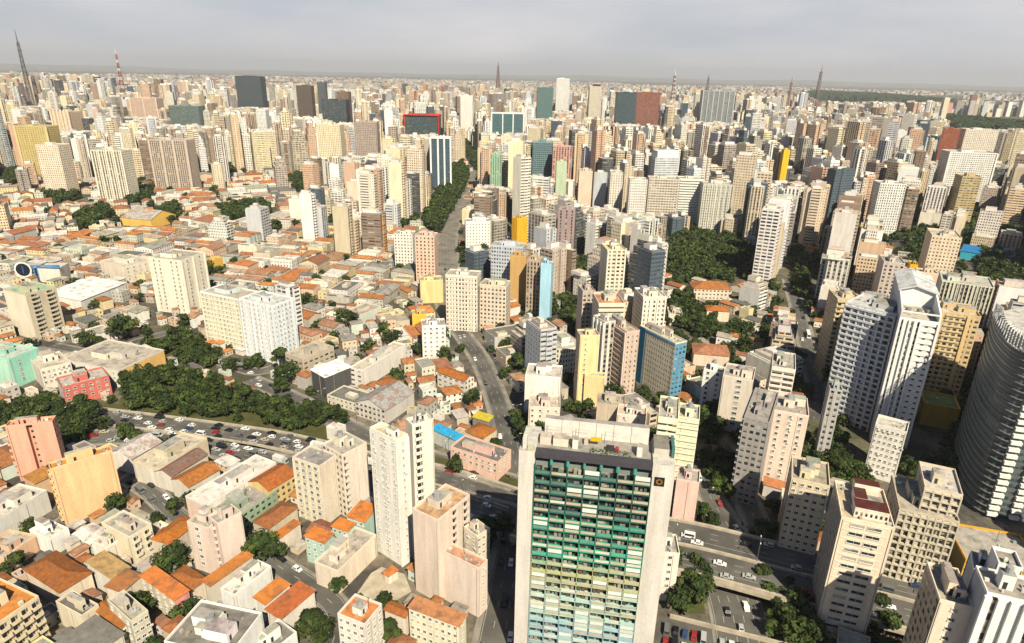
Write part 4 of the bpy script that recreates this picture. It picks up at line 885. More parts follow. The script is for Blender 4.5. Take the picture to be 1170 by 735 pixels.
fins('tan tower with two plain', 'R', (.24, .78), 1.8, .6, (.66, .47, .24)); bands('tan tower with two plain', 'R', .32, .7, .9, .5, (.60, .46, .28))
bands('tan tower with pale balcony', 'R', 0, .6, .9, .9, (.58, .45, .27)); fins('tan tower with pale balcony', 'R', (.7,), 1.4, .5, (.68, .52, .3))
bands('pale yellow tower with zigzag', 'R', 0, .8, 1.1, 1.1, (.76, .74, .55)); bands('pale yellow wing', 'R', 0, 1, 1.0, .5, (.76, .74, .56))
fins('grey and white slab with vertical', 'L', (.1, .4, .7, .95), .9, .7, (.74, .72, .68)); bands('brown-shuttered slab', 'L', .05, .95, .6, .5, (.62, .47, .38)); fins('brown-shuttered slab', 'L', (.5, .97), .8, .7, (.72, .58, .5))
bands('block with curved balcony', 'R', 0, 1, 1.0, 1.4, (.70, .60, .48)); bands('white block with four long', 'R', 0, .95, 1.1, .4, (.76, .68, .60)); bands('long dark grey slab', 'L', 0, 1, .5, .9, (.34, .32, .31))
fins('broad white tower with gold', 'R', (.03, .32, .64, .97), .9, .6, (.80, .74, .64)); fins('cream tower with two window', 'R', (.05, .5, .95), 1.0, .6, (.78, .70, .56)); fins('white apartment tower with fine', 'R', lin(.02, .98, 9), .35, .5, (.78, .70, .60)); bands('white apartment tower with fine', 'R', 0, 1, .6, .3, (.76, .68, .58))
bands('cream gridded end', 'L', 0, 1, .35, .25, (.76, .71, .56)); fins('cream gridded end', 'L', lin(.0, .98, 9), .3, .35, (.76, .71, .56)); fins('bluish white half', 'L', lin(.02, 1, 7), .5, .5, (.74, .76, .78)); fins('bluish white half', 'R', (.1, .5, .9), .6, .5, (.60, .66, .72))
fins('tall white tower with three', 'R', (.03, .5, .97), 1.1, .7, (.80, .73, .60)); fins('tall white tower with three', 'L', (.02, .5, .97), 1.2, .7, (.80, .73, .60))
fins('beige block with dark green', 'L', (.02, .27, .5, .73, .98), .4, .3, (.74, .65, .5)); bands('cream tower with long dark', 'R', .08, .9, .14, .16, (.78, .68, .54))
fins('slim white tower with tiny', 'R', (.98,), .5, .3, (.84, .8, .73)); fins('slim white tower with tiny', 'L', (.02, .98), .5, .25, (.84, .8, .74))

# open gabled crown on the sunlit twin
def crown():
    w, d, h, th = tw['w'], tw['d'], tw['h'], tw['th']; hh = 8.0; c = (.80, .79, .77); yb = d*.42; m_ = w*.42
    mb = MB()
    mb.face([(0, yb, h), (w, yb, h), (w, yb, h+hh), (m_, yb, h+hh+2.6), (0, yb, h+hh)], 'plaster', c); mb.face([(w, d, h), (0, d, h), (0, d, h+hh), (m_, d, h+hh+2.6), (w, d, h+hh)], 'plaster', c)
    mb.face([(0, d, h), (0, yb, h), (0, yb, h+hh), (0, d, h+hh)], 'plaster', (.6, .6, .62)); mb.face([(w, yb, h), (w, d, h), (w, d, h+hh), (w, yb, h+hh)], 'plaster', c); mb.build('crown_block', th)  # left wall greyer: its shade is painted into the plaster colour
    mb = MB()
    for (xa, za), (xb, zb) in (((-.6, h+hh-.1), (m_, h+hh+2.8)), ((m_, h+hh+2.8), (w+.6, h+hh-.1))):
        mb.face([(xa, yb-1.2, za), (xb, yb-1.2, zb), (xb, d+.5, zb), (xa, d+.5, za)], 'roofing', (.56, .56, .56)); mb.face([(xa, yb-1.2, za-.7), (xb, yb-1.2, zb-.7), (xb, yb-1.2, zb), (xa, yb-1.2, za)], 'plaster', (.55, .56, .58))
    mb.build('gable', th)
    for x0, x1, cc in ((0, .7, (.6, .6, .62)), (w-.7, w, c)):  # left crown wall greyed too, shade put into the colour
        mb = MB(); A = [(x0, .1, h), (x0, yb-.05, h), (x0, yb-.05, h+hh-.6), (x0, .1, h+4.2)]; B = [(x1, y, z) for _, y, z in A]
        mb.face(A[::-1], 'plaster', cc); mb.face(B, 'plaster', cc); mb.face([A[3], B[3], B[2], A[2]], 'plaster', cc); mb.face([A[0], B[0], B[3], A[3]], 'plaster', cc); mb.build('crown_wall', th)
    mb = MB(); mb.box(.7, w-.7, .1, .5, h+3.5, h+4.2, 'plaster', c); mb.build('crown_beam', th)
    for x, rr in ((w*.26, 1.3), (w*.55, 1.2), (w*.76, .8)):
        mb = MB(); mb.prism([(x+rr*math.cos(k*math.pi/6), d*.22+rr*math.sin(k*math.pi/6)) for k in range(12)], h+.02, h+2.2, 'plaster', (.22, .22, .21)); mb.build('water_tank', th)
crown()

def curved_tower():
    h = height_from(362, (1085, 523)); G = [W(1086, 520), W(1086, 538), W(1091, 555), W(1099, 571), W(1111, 584), W(1124, 590)]
    G = smooth(G, 2); far = [W(1164, 597), W(1215, 575), W(1215, 520), W(1140, 500)]
    poly = G+far; cx = sum(p[0] for p in poly)/len(poly); cy = sum(p[1] for p in poly)/len(poly)
    A = sum(poly[i][0]*poly[(i+1) % len(poly)][1]-poly[(i+1) % len(poly)][0]*poly[i][1] for i in range(len(poly)))
    if A < 0: poly = poly[::-1]
    L = [(x-cx, y-cy) for x, y in poly]; th = link('tall_building', None, None, (cx, cy, 0))
    tag(th, 'dark curved glass tower ringed by pale balcony bands at the east edge', 'apartment tower')
    mb = MB(); mb.prism(L, 0, h, 'facade', (.12, .125, .13, .8), (1.6, .86, .7), rcol=(.4, .38, .35)); mb.build('wall', th)
    Gl = [(x-cx, y-cy) for x, y in G]; end = [(x-cx, y-cy) for x, y in (G[-1], far[0])]
    nf = int(h/3.1)
    for k in range(nf):
        z = h-3.1*(k+1); mb = MB(); A1 = Gl; B1 = [(x*1.022, y*1.022) for x, y in Gl]
        for i in range(len(A1)-1): mb.prism([A1[i], A1[i+1], B1[i+1], B1[i]][::-1] if False else [B1[i], B1[i+1], A1[i+1], A1[i]], z, z+.42, 'plaster', (.22, .215, .20), rmat='plaster', bottom=True)
        mb.build('balcony_band', th)
    for t0, t1, nm in ((.02, .32, 'w'), (.66, .92, 'e')):
        for k in range(nf):
            z = h-3.1*(k+1)-.3; a = Vector(end[0]).lerp(Vector(end[1]), t0); b = Vector(end[0]).lerp(Vector(end[1]), t1)
            n = Vector((b.y-a.y, -(b.x-a.x))).normalized()*1.5; mb = MB()
            if (a+n).length < a.length: n = -n
            q = [a, b, b+n, a+n]; ar = sum(q[i].x*q[(i+1) % 4].y-q[(i+1) % 4].x*q[i].y for i in range(4))
            if ar < 0: q = q[::-1]
            mb.prism([(p.x, p.y) for p in q], z, z+1.5, 'plaster', (.78, .76, .70), rmat='plaster', bottom=True); mb.build('balcony', th)
    for i in range(0, len(Gl)-1, 1):
        mb = MB(); x, y = Gl[i]; mb.bar((x, y, h), (x*.98, y*.98, h+5.5), .28, 'steel_white'); mb.bar((x*.98, y*.98, h+5.5), (x*.75, y*.75, h+5.8), .22, 'steel_white'); mb.build('crown_rib', th)
    mb = MB(); mb.prism([(x*.72, y*.72) for x, y in L], h+.01, h+4.5, 'plaster', (.4, .39, .38), rcol=(.5, .48, .44)); mb.build('penthouse', th)
    rr = max(math.hypot(*p) for p in L); foot_add((cx, cy, 0, rr*.75, rr*.75)); GUARD.append((1080, 1180, 335, 600, proj(cx, cy, h)[2]-20)); REFS.append(('the curved glass tower', 1130, 470))
curved_tower()

def roof_housing():
    """hand-set roof housing of the ribbon-window tower"""
    for o in list(COL.objects):
        if o.get('label', '').startswith('cream tower with long dark ribbon'):
            h = height_from(593, (928, 727)); break
    else: return
    me = [c for c in bpy.data.objects if c.parent == o and c.name.startswith('wall')][0]
    xs = [v_.co.x for v_ in me.data.vertices]; ys = [v_.co.y for v_ in me.data.vertices]; w, d = max(xs), max(ys)
    mb = MB(); mb.box(w*.25, w*.9, d*.12, d*.38, h, h+3.6, 'facade', (.76, .68, .56), (1.4, .5, .4), rmat='roofing', rcol=(.085, .022, .018)); mb.build('roof_house', o)
    mb = MB(); mb.box(w*.3, w*.55, d*.42, d*.72, h, h+3.2, 'plaster', (.74, .66, .55), rmat='roofing', rcol=(.085, .022, .018)); mb.build('roof_house', o)
    mb = MB(); mb.box(w*.6, w*.9, d*.44, d*.7, h, h+1.4, 'plaster', (.3, .3, .28), rmat='roofing', rcol=(.3, .29, .26)); mb.build('tank', o)
    mb = MB(); mb.box(w*.35, w*.85, d*.78, d*.95, h, h+3.8, 'plaster', (.72, .64, .52), rmat='roofing', rcol=(.085, .022, .018)); mb.build('roof_house', o)
roof_housing()

# blue-framed shop with a round emblem board
def round_board():
    GUARD.append((10, 102, 288, 322, proj(*W(20, 322), 0)[2]))
    n0 = W(20, 322, 0); th = link('shop_building', None, None, (n0[0], n0[1], 0), R(8)); r = random.Random(2)
    tag(th, 'pale shop with blue roof frame and a round black emblem board, west edge', 'shop'); foot_add((n0[0]+18, n0[1]+9, R(8), 20, 10)); REFS.append(('the blue-framed shop', 50, 306))
    mb = MB(); mb.box(0, 16, 0, 14, 0, 12, 'facade', (.6, .55, .45), (3, .5, .5), rcol=(.4, .38, .33)); mb.build('wall', th)
    mb = MB(); mb.box(19, 36, -3, 13, 0, 12, 'facade', (.66, .6, .52), (0, 0, 0), rcol=(.55, .5, .44)); mb.build('side_wall', th)
    mb = MB()
    for a, b in (((-1, -1, 12), (37, -4, 12.5)), ((-1, -1, 14), (37, -4, 14.5)), ((16, -2, 1), (16, -2, 14)), ((19, -3, 1), (19, -3, 14)), ((-1, -1, 12), (-1, 14, 12)), ((19, -3.2, 13), (37, -3.4, 13.4))): mb.bar(a, b, .5, 'metal_paint', (.05, .22, .46))
    mb.build('roof_frame', th)
    for rr, y, c, nm in ((6.6, -2.6, (.7, .68, .64), 'board'), (5.4, -2.7, (.01, .012, .02), 'emblem'), (1.7, -2.8, (.02, .10, .28), 'emblem')):
        mb = MB(); mb.face([(8+rr*(1 if nm != 'emblem' or rr > 2 else .3)*math.cos(k*math.pi/14), y, 11+rr*(1 if rr > 2 else 2.2)*math.sin(k*math.pi/14)) for k in range(28)], 'plaster', c)
        if nm == 'board': mb.prism([(2, -2.5), (14, -2.5), (14, -.4), (2, -.4)], 3, 14.5, 'plaster', (.6, .58, .54))
        mb.build(nm, th)
round_board()

# ------------------------------------------------------------------ masts and landmark towers of the ridge
def mast(label, ref, xb, yb, yt, mats, rb, rt, masthead=True):
    x, y = W(xb, yb); h = height_from(yt, (xb, yb)); th = link('broadcast_tower', None, None, (x, y, 0), .3); tag(th, label, 'antenna mast')
    n = 14; mb = MB()
    for k in range(n):
        z0, z1 = h*.86*k/n, h*.86*(k+1)/n; a, b = rb+(rt-rb)*(k/n)**.7, rb+(rt-rb)*((k+1)/n)**.7; m_ = mats[k % len(mats)]; t_ = max(.6, rb*.10)
        C = [(-1, -1), (1, -1), (1, 1), (-1, 1)]
        for i, (sx_, sy_) in enumerate(C):
            mb.bar((sx_*a, sy_*a, z0), (sx_*b, sy_*b, z1), t_, m_); q = C[(i+1) % 4]
            mb.bar((sx_*a, sy_*a, z0), (q[0]*b, q[1]*b, z1), t_*.6, m_); mb.bar((q[0]*a, q[1]*a, z0), (sx_*b, sy_*b, z1), t_*.6, m_); mb.bar((sx_*b, sy_*b, z1), (q[0]*b, q[1]*b, z1), t_*.6, m_)
    mb.build('lattice', th); mb = MB(); mb.bar((0, 0, h*.84), (0, 0, h), rt*.9, mats[-1], r2=rt*.3); mb.build('aerial', th)
    for k in range(3):
        mb = MB(); mb.box(-rt*1.8, rt*1.8, -rt*1.8, rt*1.8, h*(.45+.16*k), h*(.45+.16*k)+h*.012, mats[0]); mb.build('platform', th)
    if ref: REFS.append((ref, xb, (yb+yt)/2))
    GUARD.append((xb-3, xb+3, yt, min(yb, 124), proj(x, y, 0)[2]))
mast('tall dark lattice mast at the western end of the skyline', 'the dark western mast', 40, 134, 34, ['steel_grey'], 9, 2.6)
mast('red and white lattice mast on the ridge', 'the red and white mast', 141, 108, 54, ['steel_red', 'steel_red', 'steel_white'], 15, 3)
mast('tallest dark mast of the eastern skyline', 'the tallest eastern mast', 930, 130, 74, ['steel_grey', 'steel_grey', 'steel_grey', 'steel_red'], 14, 3.5)
mast('thinner dark mast west of the tallest eastern one', None, 898, 134, 88, ['steel_grey', 'steel_red'], 9, 3)
mast('small red and white mast above the brown office block', None, 768, 118, 79, ['steel_red', 'steel_white'], 16, 4)
mast('faint red lattice mast near the middle of the skyline', None, 569, 106, 70, ['steel_red', 'steel_grey'], 24, 5)
mast('faint grey mast halfway between the two eastern red ones', None, 807, 112, 84, ['steel_grey'], 16, 4)
GL = 'S:3,.85,.6'
FARB = [  # x0, x1, ytop, h, angle, depth, colour(rgba: alpha = how glassy), style, label, ref
 (268, 297, 87, 156, -4, 30, (.06, .06, .065, .9), 'S:4,.8,.6', 'broad black office tower, biggest on the western skyline', 'the broad black tower'),
 (338, 355, 98, 146, -4, 26, (.13, .075, .05, .8), 'S:4,.6,.6', 'dark brown office tower east of the broad black one', 'the dark brown tower'),
 (367, 395, 114, 140, -4, 30, (.025, .035, .06, .6), 'S:4,.85,.8', 'low square navy glass block', 'the navy glass block'),
 (362, 371, 94, 150, -4, 20, (.12, .11, .12, .9), 'S:4,.7,.6', 'slim charcoal tower behind the navy glass block', None),
 (384, 398, 105, 146, -4, 24, (.2, .12, .08, .1), 'S:4,.6,.6', 'brown flat-topped tower behind the navy glass block', None),
 (192, 226, 121, 136, -4, 24, (.16, .22, .2, .6), 'S:3,.8,.7', 'wide grey-green glass block under the ridge', 'the grey-green glass block'),
 (148, 178, 112, 134, -5, 20, (.62, .44, .34, 0), 'S:3,.5,.5', 'pinkish banded slab under the red and white mast', None),
 (58, 108, 128, 120, -5, 26, (.72, .55, .40, 0), 'S:3,.4,.6', 'wide peach cluster tower near the western mast', 'the peach cluster tower'),
 (16, 52, 144, 112, -6, 26, (.56, .44, .18, 0), 'S:4,.3,.5', 'khaki yellow slab near the west edge', 'the khaki slab'),
 (40, 66, 166, 92, -6, 22, (.76, .64, .5, 0), 'S:3,.4,.5', 'cream tower in front of the khaki slab', None),
 (104, 138, 172, 80, -5, 22, (.72, .66, .52, 0), 'S:3.5,.5,1', 'cream grey-striped tower with notched top', None),
 (170, 212, 160, 84, -4, 22, (.52, .42, .34, 0), 'S:3,.5,1', 'wide taupe slab of three joined blocks', None),
 (292, 303, 126, 122, -3, 20, (.78, .77, .75, 0), 'S:3,.5,.5', 'white tower with blue-grey side, under the broad black one', None),
 (362, 388, 143, 100, -3, 24, (.74, .64, .44, 0), 'S:3,.4,.5', 'cream yellow broad tower below the navy glass block', None),
 (404, 430, 140, 104, 2, 24, (.40, .32, .28, 0), 'S:3,.5,.5', 'brown stone tower of broad bands', None),
 (462, 500, 132, 116, -6, 22, (.05, .07, .07, .8), 'S:5,.9,.9', 'long dark glass hall held in a red frame', 'the red-framed glass hall'),
 (562, 598, 131, 112, 4, 24, (.10, .26, .28, .9), 'S:3,.85,.8', 'teal glass tower held by tall white piers', 'the white-piered glass tower'),
 (526, 540, 110, 134, 0, 20, (.78, .75, .7, 0), 'S:3,.3,.5', 'slim white tower with a round-cornered window column', None),
 (492, 514, 160, 92, 0, 22, (.08, .11, .18, .9), 'S:4,.85,.8', 'white-framed navy glass office by the avenue', None),
 (560, 573, 177, 78, -3, 14, (.30, .46, .32, 0), 'S:3,.3,1', 'pale green tower with dark vertical stripes', None),
 (636, 651, 90, 154, 0, 22, (.76, .74, .70, 0), 'S:3,.6,.4', 'slim white rounded skyscraper rising above its neighbours', 'the slim white skyscraper'),
 (614, 632, 100, 148, 2, 22, (.16, .3, .28, .8), 'S:3,.8,.8', 'pale-framed green glass tower beside the slim white skyscraper', None),
 (674, 724, 99, 150, -2, 26, (.66, .58, .46, 0), 'S:4,.5,.5', 'very wide beige slab with a dark roof comb', 'the very wide beige slab'),
 (706, 728, 106, 146, 6, 24, (.02, .025, .05, .9), 'S:4,.9,.9', 'nearly black slanting glass tower', None),
 (727, 755, 106, 142, 2, 26, (.24, .08, .05, 0), 'S:4,.5,.5', 'rust brown office block on the ridge', 'the rust brown block'),
 (804, 840, 104, 142, -4, 26, (.34, .36, .38, .3), 'S:3,.6,1', 'broad grey striped office tower', 'the broad grey striped tower'),
 (609, 632, 163, 92, 0, 22, (.16, .26, .28, .9), 'S:3,.8,.6', 'teal glass office with white roof slab', None),
 (632, 654, 168, 84, 0, 20, (.60, .30, .26, 0), 'S:4,.5,1', 'reddish tower with pale vertical stripes', None),
 (636, 648, 186, 70, 0, 12, (.46, .54, .38, 0), 'S:9,0,0', 'plain light green party wall', None),
 (749, 776, 181, 78, 8, 26, (.62, .64, .66, 0), 'S:6,.9,.3', 'pale block with a blank white roof hall', 'the white roof hall'),
 (742, 776, 205, 58, -6, 24, (.66, .58, .48, 0), 'S:3,.7,.5', 'broad balconied beige block under the white roof hall', None),
 (804, 838, 211, 64, -6, 22, (.60, .58, .50, 0), 'S:2.6,.55,.6', 'big pale tower with dense window grid above the gardens', 'the dense-gridded tower'),
 (776, 805, 205, 62, -6, 22, (.70, .68, .62, 0), 'S:2.6,.55,.6', 'white balconied tower beside the dense-gridded one', None),
 (720, 740, 206, 62, -4, 20, (.76, .72, .66, 0), 'S:2.6,.5,.5', 'white and grey banded tower left of the gardens', None),
 (662, 677, 196, 66, -3, 20, (.66, .52, .4, 0), 'S:9,0,0', 'plain brownish party-walled tower', None),
 (698, 712, 198, 64, -3, 20, (.74, .68, .58, 0), 'S:3,.5,.5', 'tall slim cream tower with side balconies', None),
 (1086, 1140, 174, 80, -10, 22, (.74, .72, .68, 0), 'S:3,.6,.4', 'white office slab with banded roof at the east', 'the white office slab'),
 (1078, 1098, 147, 96, -30, 22, (.34, .1, .05, 0), 'S:4,.3,.5', 'rust red tower wall at the east', 'the rust red tower'),
 (1104, 1142, 148, 92, -10, 24, (.72, .64, .54, 0), 'S:3,.4,.6', 'cream banded tower with green roof edge', None),
 (1100, 1122, 202, 56, -12, 22, (.48, .38, .2, 0), 'S:4,.8,.4', 'ochre brown banded office below the white office slab', None),
 (1006, 1036, 210, 52, -8, 22, (.72, .72, .68, 0), 'S:2.6,.5,.6', 'white broad tower with blue-shaded side', None),
 (1080, 1086, 112, 130, -4, 16, (.74, .66, .5, 0), 'S:3,.4,.5', 'lone slender cream tower before the dark forest', None),
 (896, 903, 172, 80, 0, 10, (.78, .46, .02, 0), 'S:9,0,0', 'thin bright orange wall panel high among white towers', None),
]
for (x0, x1, yt, h, an, dp, c, st_, lab, ref) in FARB:
    yb_ = yt+(48 if yt < 112 else 40 if yt < 140 else 58); h = height_from(yt, (x0, yb_)); dp = max(dp, (x1-x0)*.045*proj(*W(x0, yb_), 0)[2]/74)
    i_ = block('skyline_tower', lab, ref, 'tower', x0, x1, yt, h, an, dp, col=c, Rs=st_, rcol=(.4, .37, .33), n_pent=(1 if yt > 90 else 2), ybot=yt+(38 if yt < 112 else 24 if yt < 140 else 38), maxw=160, tank=False)
    w, d, hh, th = i_['w'], i_['d'], i_['h'], i_['th']
    if 'red frame' in lab:
        mb = MB()
        for a, b in (((-1, -1, hh+1), (w+1, -1, hh+1)), ((-1, -1, hh*.5), (-1, -1, hh+1)), ((w+1, -1, hh*.5), (w+1, -1, hh+1)), ((-1, d+1, hh+1), (w+1, d+1, hh+1))): mb.bar(a, b, 2.2, 'plaster', (.42, .03, .02))
        mb.build('red_frame', th)
    if 'white piers' in lab or 'white-framed' in lab:
        mb = MB()
        for x in (-1.5, w*.33, w*.66, w-.5): mb.box(x, x+2.4, -1.2, 0, 0, hh+2, 'plaster', (.76, .75, .72))
        mb.box(-1.5, w+2, -1.2, d, hh+2, hh+4, 'plaster', (.7, .7, .68)); mb.build('pier', th)
    if 'roof comb' in lab:
        mb = MB()
        for k in range(9): mb.box(w*(.35+.065*k), w*(.35+.065*k)+w*.03, 2, d-2, hh, hh+7, 'plaster', (.12, .08, .06))
        mb.build('roof_comb', th)
    if 'roof hall' in lab and 'blank' in lab:
        mb = MB(); mb.box(w*.1, w, d*.1, d*.9, hh, hh+9, 'plaster', (.66, .68, .69)); mb.build('roof_hall', th)

for x0_, x1_, y0_, y1_, yd_ in ((1085, 1175, 136, 150, 142), (935, 1085, 107, 118, 112), (1105, 1172, 250, 322, 290), (1036, 1068, 258, 300, 275)): GUARD.append((x0_, x1_, y0_, y1_, proj(*W((x0_+x1_)/2, yd_), 0)[2]))
fins('wide taupe slab', 'R', (.0, .33, .66, 1), 2.4, 1.6, (.56, .46, .38)); fins('wide peach cluster', 'R', (.0, .2, .4, .6, .8, 1), 3.5, 2.4, (.76, .60, .44), zt=5); fins('khaki yellow slab', 'R', (0, 1), 3, 1, (.66, .54, .26)); fins('cream grey-striped', 'R', (.0, .25, .5, .75, 1), 1.8, 1.2, (.76, .70, .58))
fins('big pale tower with dense', 'R', lin(0, 1, 8), .8, 1.0, (.64, .62, .54)); bands('white balconied tower beside', 'R', .05, .95, 1.2, 1.2, (.72, .70, .64)); fins('white office slab with', 'R', (0, 1), 2, 1.2, (.78, .76, .72)); fins('broad grey striped', 'R', lin(0, 1, 7), 3, 2, (.42, .44, .46)); fins('pinkish banded slab', 'R', (0, .5, 1), 3, 2, (.66, .5, .4))
# ------------------------------------------------------------------ the city between: lots on turning street grids
WALLC = [(.80, .74, .64), (.76, .64, .48), (.84, .82, .78), (.68, .56, .42), (.60, .49, .36), (.76, .57, .38), (.50, .42, .34), (.82, .79, .76), (.40, .36, .32), (.80, .68, .46), (.66, .44, .31), (.28, .20, .15), (.56, .57, .60), (.72, .67, .60)]
WN = ['ivory', 'cream', 'white', 'sand-coloured', 'beige', 'apricot', 'taupe', 'off-white', 'stone grey', 'pale yellow', 'dusty salmon', 'brown', 'light grey', 'bone-coloured']
ACC = [((.10, .12, .16, .9), 'navy glass'), ((.70, .34, .10), 'orange'), ((.44, .14, .07), 'brick red'), ((.30, .44, .52), 'pale blue'), ((.26, .17, .10), 'dark brown'), ((.66, .30, .26), 'pink'), ((.10, .10, .11, .3), 'black')]
STY = [((3.2, .5, .45), 'punched windows'), ((2.2, .6, .5), 'close-set windows'), ((4.2, .72, .5), 'wide windows'), ((3.8, .5, 1.0), 'dark vertical window stripes'), ((7, .92, .42), 'ribbon windows'), ((3, .3, .4), 'small windows'), ((5, .8, .55), 'deep balconies'), ((1.9, .5, .62), 'fine window grid')]
ROOFC = [(.36, .33, .29), (.46, .42, .36), (.28, .26, .24), (.54, .49, .42), (.42, .30, .22), (.6, .57, .52)]
BLANK = (0, 0, 0)
def tower_form(r):
    q = dict(kind=r.choices(range(7), (3, 3, 2, 3, 2, 2, 2))[0], wi=r.randrange(len(WALLC)), si=r.randrange(len(STY)), blank=r.random() < .4, rc=r.choice(ROOFC))
    if q['si'] in (5,) and r.random() < .6: q['si'] = 3
    q['acc'] = r.choice((0, 0, 1, 2, 3, 4, 4, 5, 6, 6)) if r.random() < .27 else None
    return q
def tower_parts(r, q, w, d, h):
    """local mesh pieces of one tower, origin at its centre"""
    col = jit(WALLC[q['wi']], .07, r); st = STY[q['si']][0]; side = BLANK if q['blank'] else STY[(q['si']+1) % len(STY)][0]
    if q['acc'] in (0, 6) and q['kind'] in (0, 3, 4, 5): col = ACC[q['acc']][0]; st = (3, .85, .6); side = st
    hw, hd = w/2, d/2; rc = q['rc']; P = []; mb = MB(); k = q['kind']
    if k == 0: mb.prism([(-hw, -hd), (hw, -hd), (hw, hd), (-hw, hd)], 0, h, 'facade', col, rcol=rc, stys=[st, side, st, side])
    elif k == 1:   # light wells on both long sides
        a = hw*.22; b = hd*.35
        poly = [(-hw, -hd), (-a, -hd), (-a, -hd+b), (a, -hd+b), (a, -hd), (hw, -hd), (hw, hd), (a, hd), (a, hd-b), (-a, hd-b), (-a, hd), (-hw, hd)]
        mb.prism(poly, 0, h, 'facade', col, rcol=rc, stys=[st, BLANK, side, BLANK, st, side, st, BLANK, side, BLANK, st, side])
    elif k == 2:   # cross
        a, b = hw*.55, hd*.5
        poly = [(-a, -hd), (a, -hd), (a, -b), (hw, -b), (hw, b), (a, b), (a, hd), (-a, hd), (-a, b), (-hw, b), (-hw, -b), (-a, -b)]
        mb.prism(poly, 0, h, 'facade', col, rcol=rc, stys=[st, BLANK, side]*4)
    elif k == 3:   # body with a proud central bay
        mb.prism([(-hw, -hd+1), (hw, -hd+1), (hw, hd-1), (-hw, hd-1)], 0, h, 'facade', col, rcol=rc, stys=[st, side, st, side])
        cc = ACC[q['acc']][0] if q['acc'] is not None else jit(col[:3], .12, r); a = hw*.36; hx = h+r.uniform(-3, 2.5)
        mb.prism([(-a, -hd), (a, -hd), (a, -hd+.99), (-a, -hd+.99)], 0, hx, 'facade', cc, rcol=rc, sty=(6, .85, .4)); mb.prism([(-a, hd-.99), (a, hd-.99), (a, hd), (-a, hd)], 0, hx, 'facade', cc, rcol=rc, sty=(6, .85, .4))
    elif k == 4:   # chamfered
        c = min(hw, hd)*.35
        mb.prism([(-hw+c, -hd), (hw-c, -hd), (hw, -hd+c), (hw, hd-c), (hw-c, hd), (-hw+c, hd), (-hw, hd-c), (-hw, -hd+c)], 0, h, 'facade', col, rcol=rc, sty=st)
    elif k == 5:   # stepped crown
        z1, z2 = h*.78, h*.9
        for z0, z, f in ((0, z1, 1), (z1, z2, .8), (z2, h, .58)): mb.prism([(-hw*f, -hd*f), (hw*f, -hd*f), (hw*f, hd*f), (-hw*f, hd*f)], z0, z, 'facade', col, rcol=rc, stys=[st, side, st, side])
    else:          # two slipped slabs
        mb.prism([(-hw, -hd), (0, -hd), (0, hd*.5), (-hw, hd*.5)], 0, h, 'facade', col, rcol=rc, stys=[st, side, st, side]); mb.prism([(.01, -hd*.5), (hw, -hd*.5), (hw, hd), (.01, hd)], 0, h*.93, 'facade', jit(col[:3], .1, r), rcol=rc, stys=[st, side, st, side])
    P.append(('wall', mb))
    f = .56 if k == 5 else .5; mb = MB()
    if k not in (5, 6): 
        e = .92 if k in (0, 3) else .5; yb = 1 if k == 3 else 0
        mb.ring((-hw*e, hw*e, -(hd-yb)*e, (hd-yb)*e), h+.002, h+1.0, .3, 'plaster', jit(col[:3], .08, r)); P.append(('parapet', mb)); mb = MB()
    bw, bd = w*r.uniform(.2, .36), d*r.uniform(.2, .4); bh = r.uniform(2.0, 4.6); ox = -hw*.5 if k == 6 else 0; c2 = jit((.7, .66, .6), .15, r)
    mb.box(ox-bw, ox+bw*.6, -bd*.6, bd, h+.003, h+bh, 'plaster', c2, rmat='roofing', rcol=jit(rc, .2, r), bottom=False); P.append(('penthouse', mb))
    if r.random() < .3:
        mb = MB(); mb.box(ox-bw*.6, ox+bw*.2, -bd*.3, bd*.5, h+bh+.003, h+bh+2, 'plaster', jit((.5, .47, .42), .3, r), bottom=False); P.append(('water_tank', mb))
    mb = MB(); x, y = hw*r.uniform(-.4, .4), -hd*.32
    mb.box(x, x+1.6, y-.8, y, h+.004, h+1.2, 'plaster', (.45, .44, .42), bottom=False); 
    if k not in (5, 6): P.append(('roof_duct', mb))
    return P
HOUSEC = [(.70, .62, .50), (.62, .50, .36), (.52, .45, .36), (.76, .70, .64), (.66, .46, .34), (.56, .60, .52), (.72, .60, .34), (.5, .46, .42)]
HN = ['cream', 'tan', 'beige', 'white', 'peach', 'greenish', 'yellow', 'grey']
TILEC = [((.45, .18, .07), 'orange'), ((.42, .16, .07), 'rust'), ((.34, .15, .09), 'brown'), ((.54, .21, .07), 'bright orange'), ((.44, .24, .15), 'faded terracotta')]
SHEETC = [((.44, .40, .35), 'pale sheet'), ((.28, .26, .23), 'grey'), ((.62, .58, .52), 'whitish'), ((.15, .14, .13), 'dark'), ((.36, .31, .25), 'stained concrete')]
def house_form(r):
    t_ = r.random() < .42
    return dict(wi=r.randrange(len(HOUSEC)), tile=t_, ri=r.randrange(5), rk=r.choice(('hip', 'gable', 'gable', 'shed')) if t_ else r.choice(('flat', 'flat', 'gable', 'shed')))
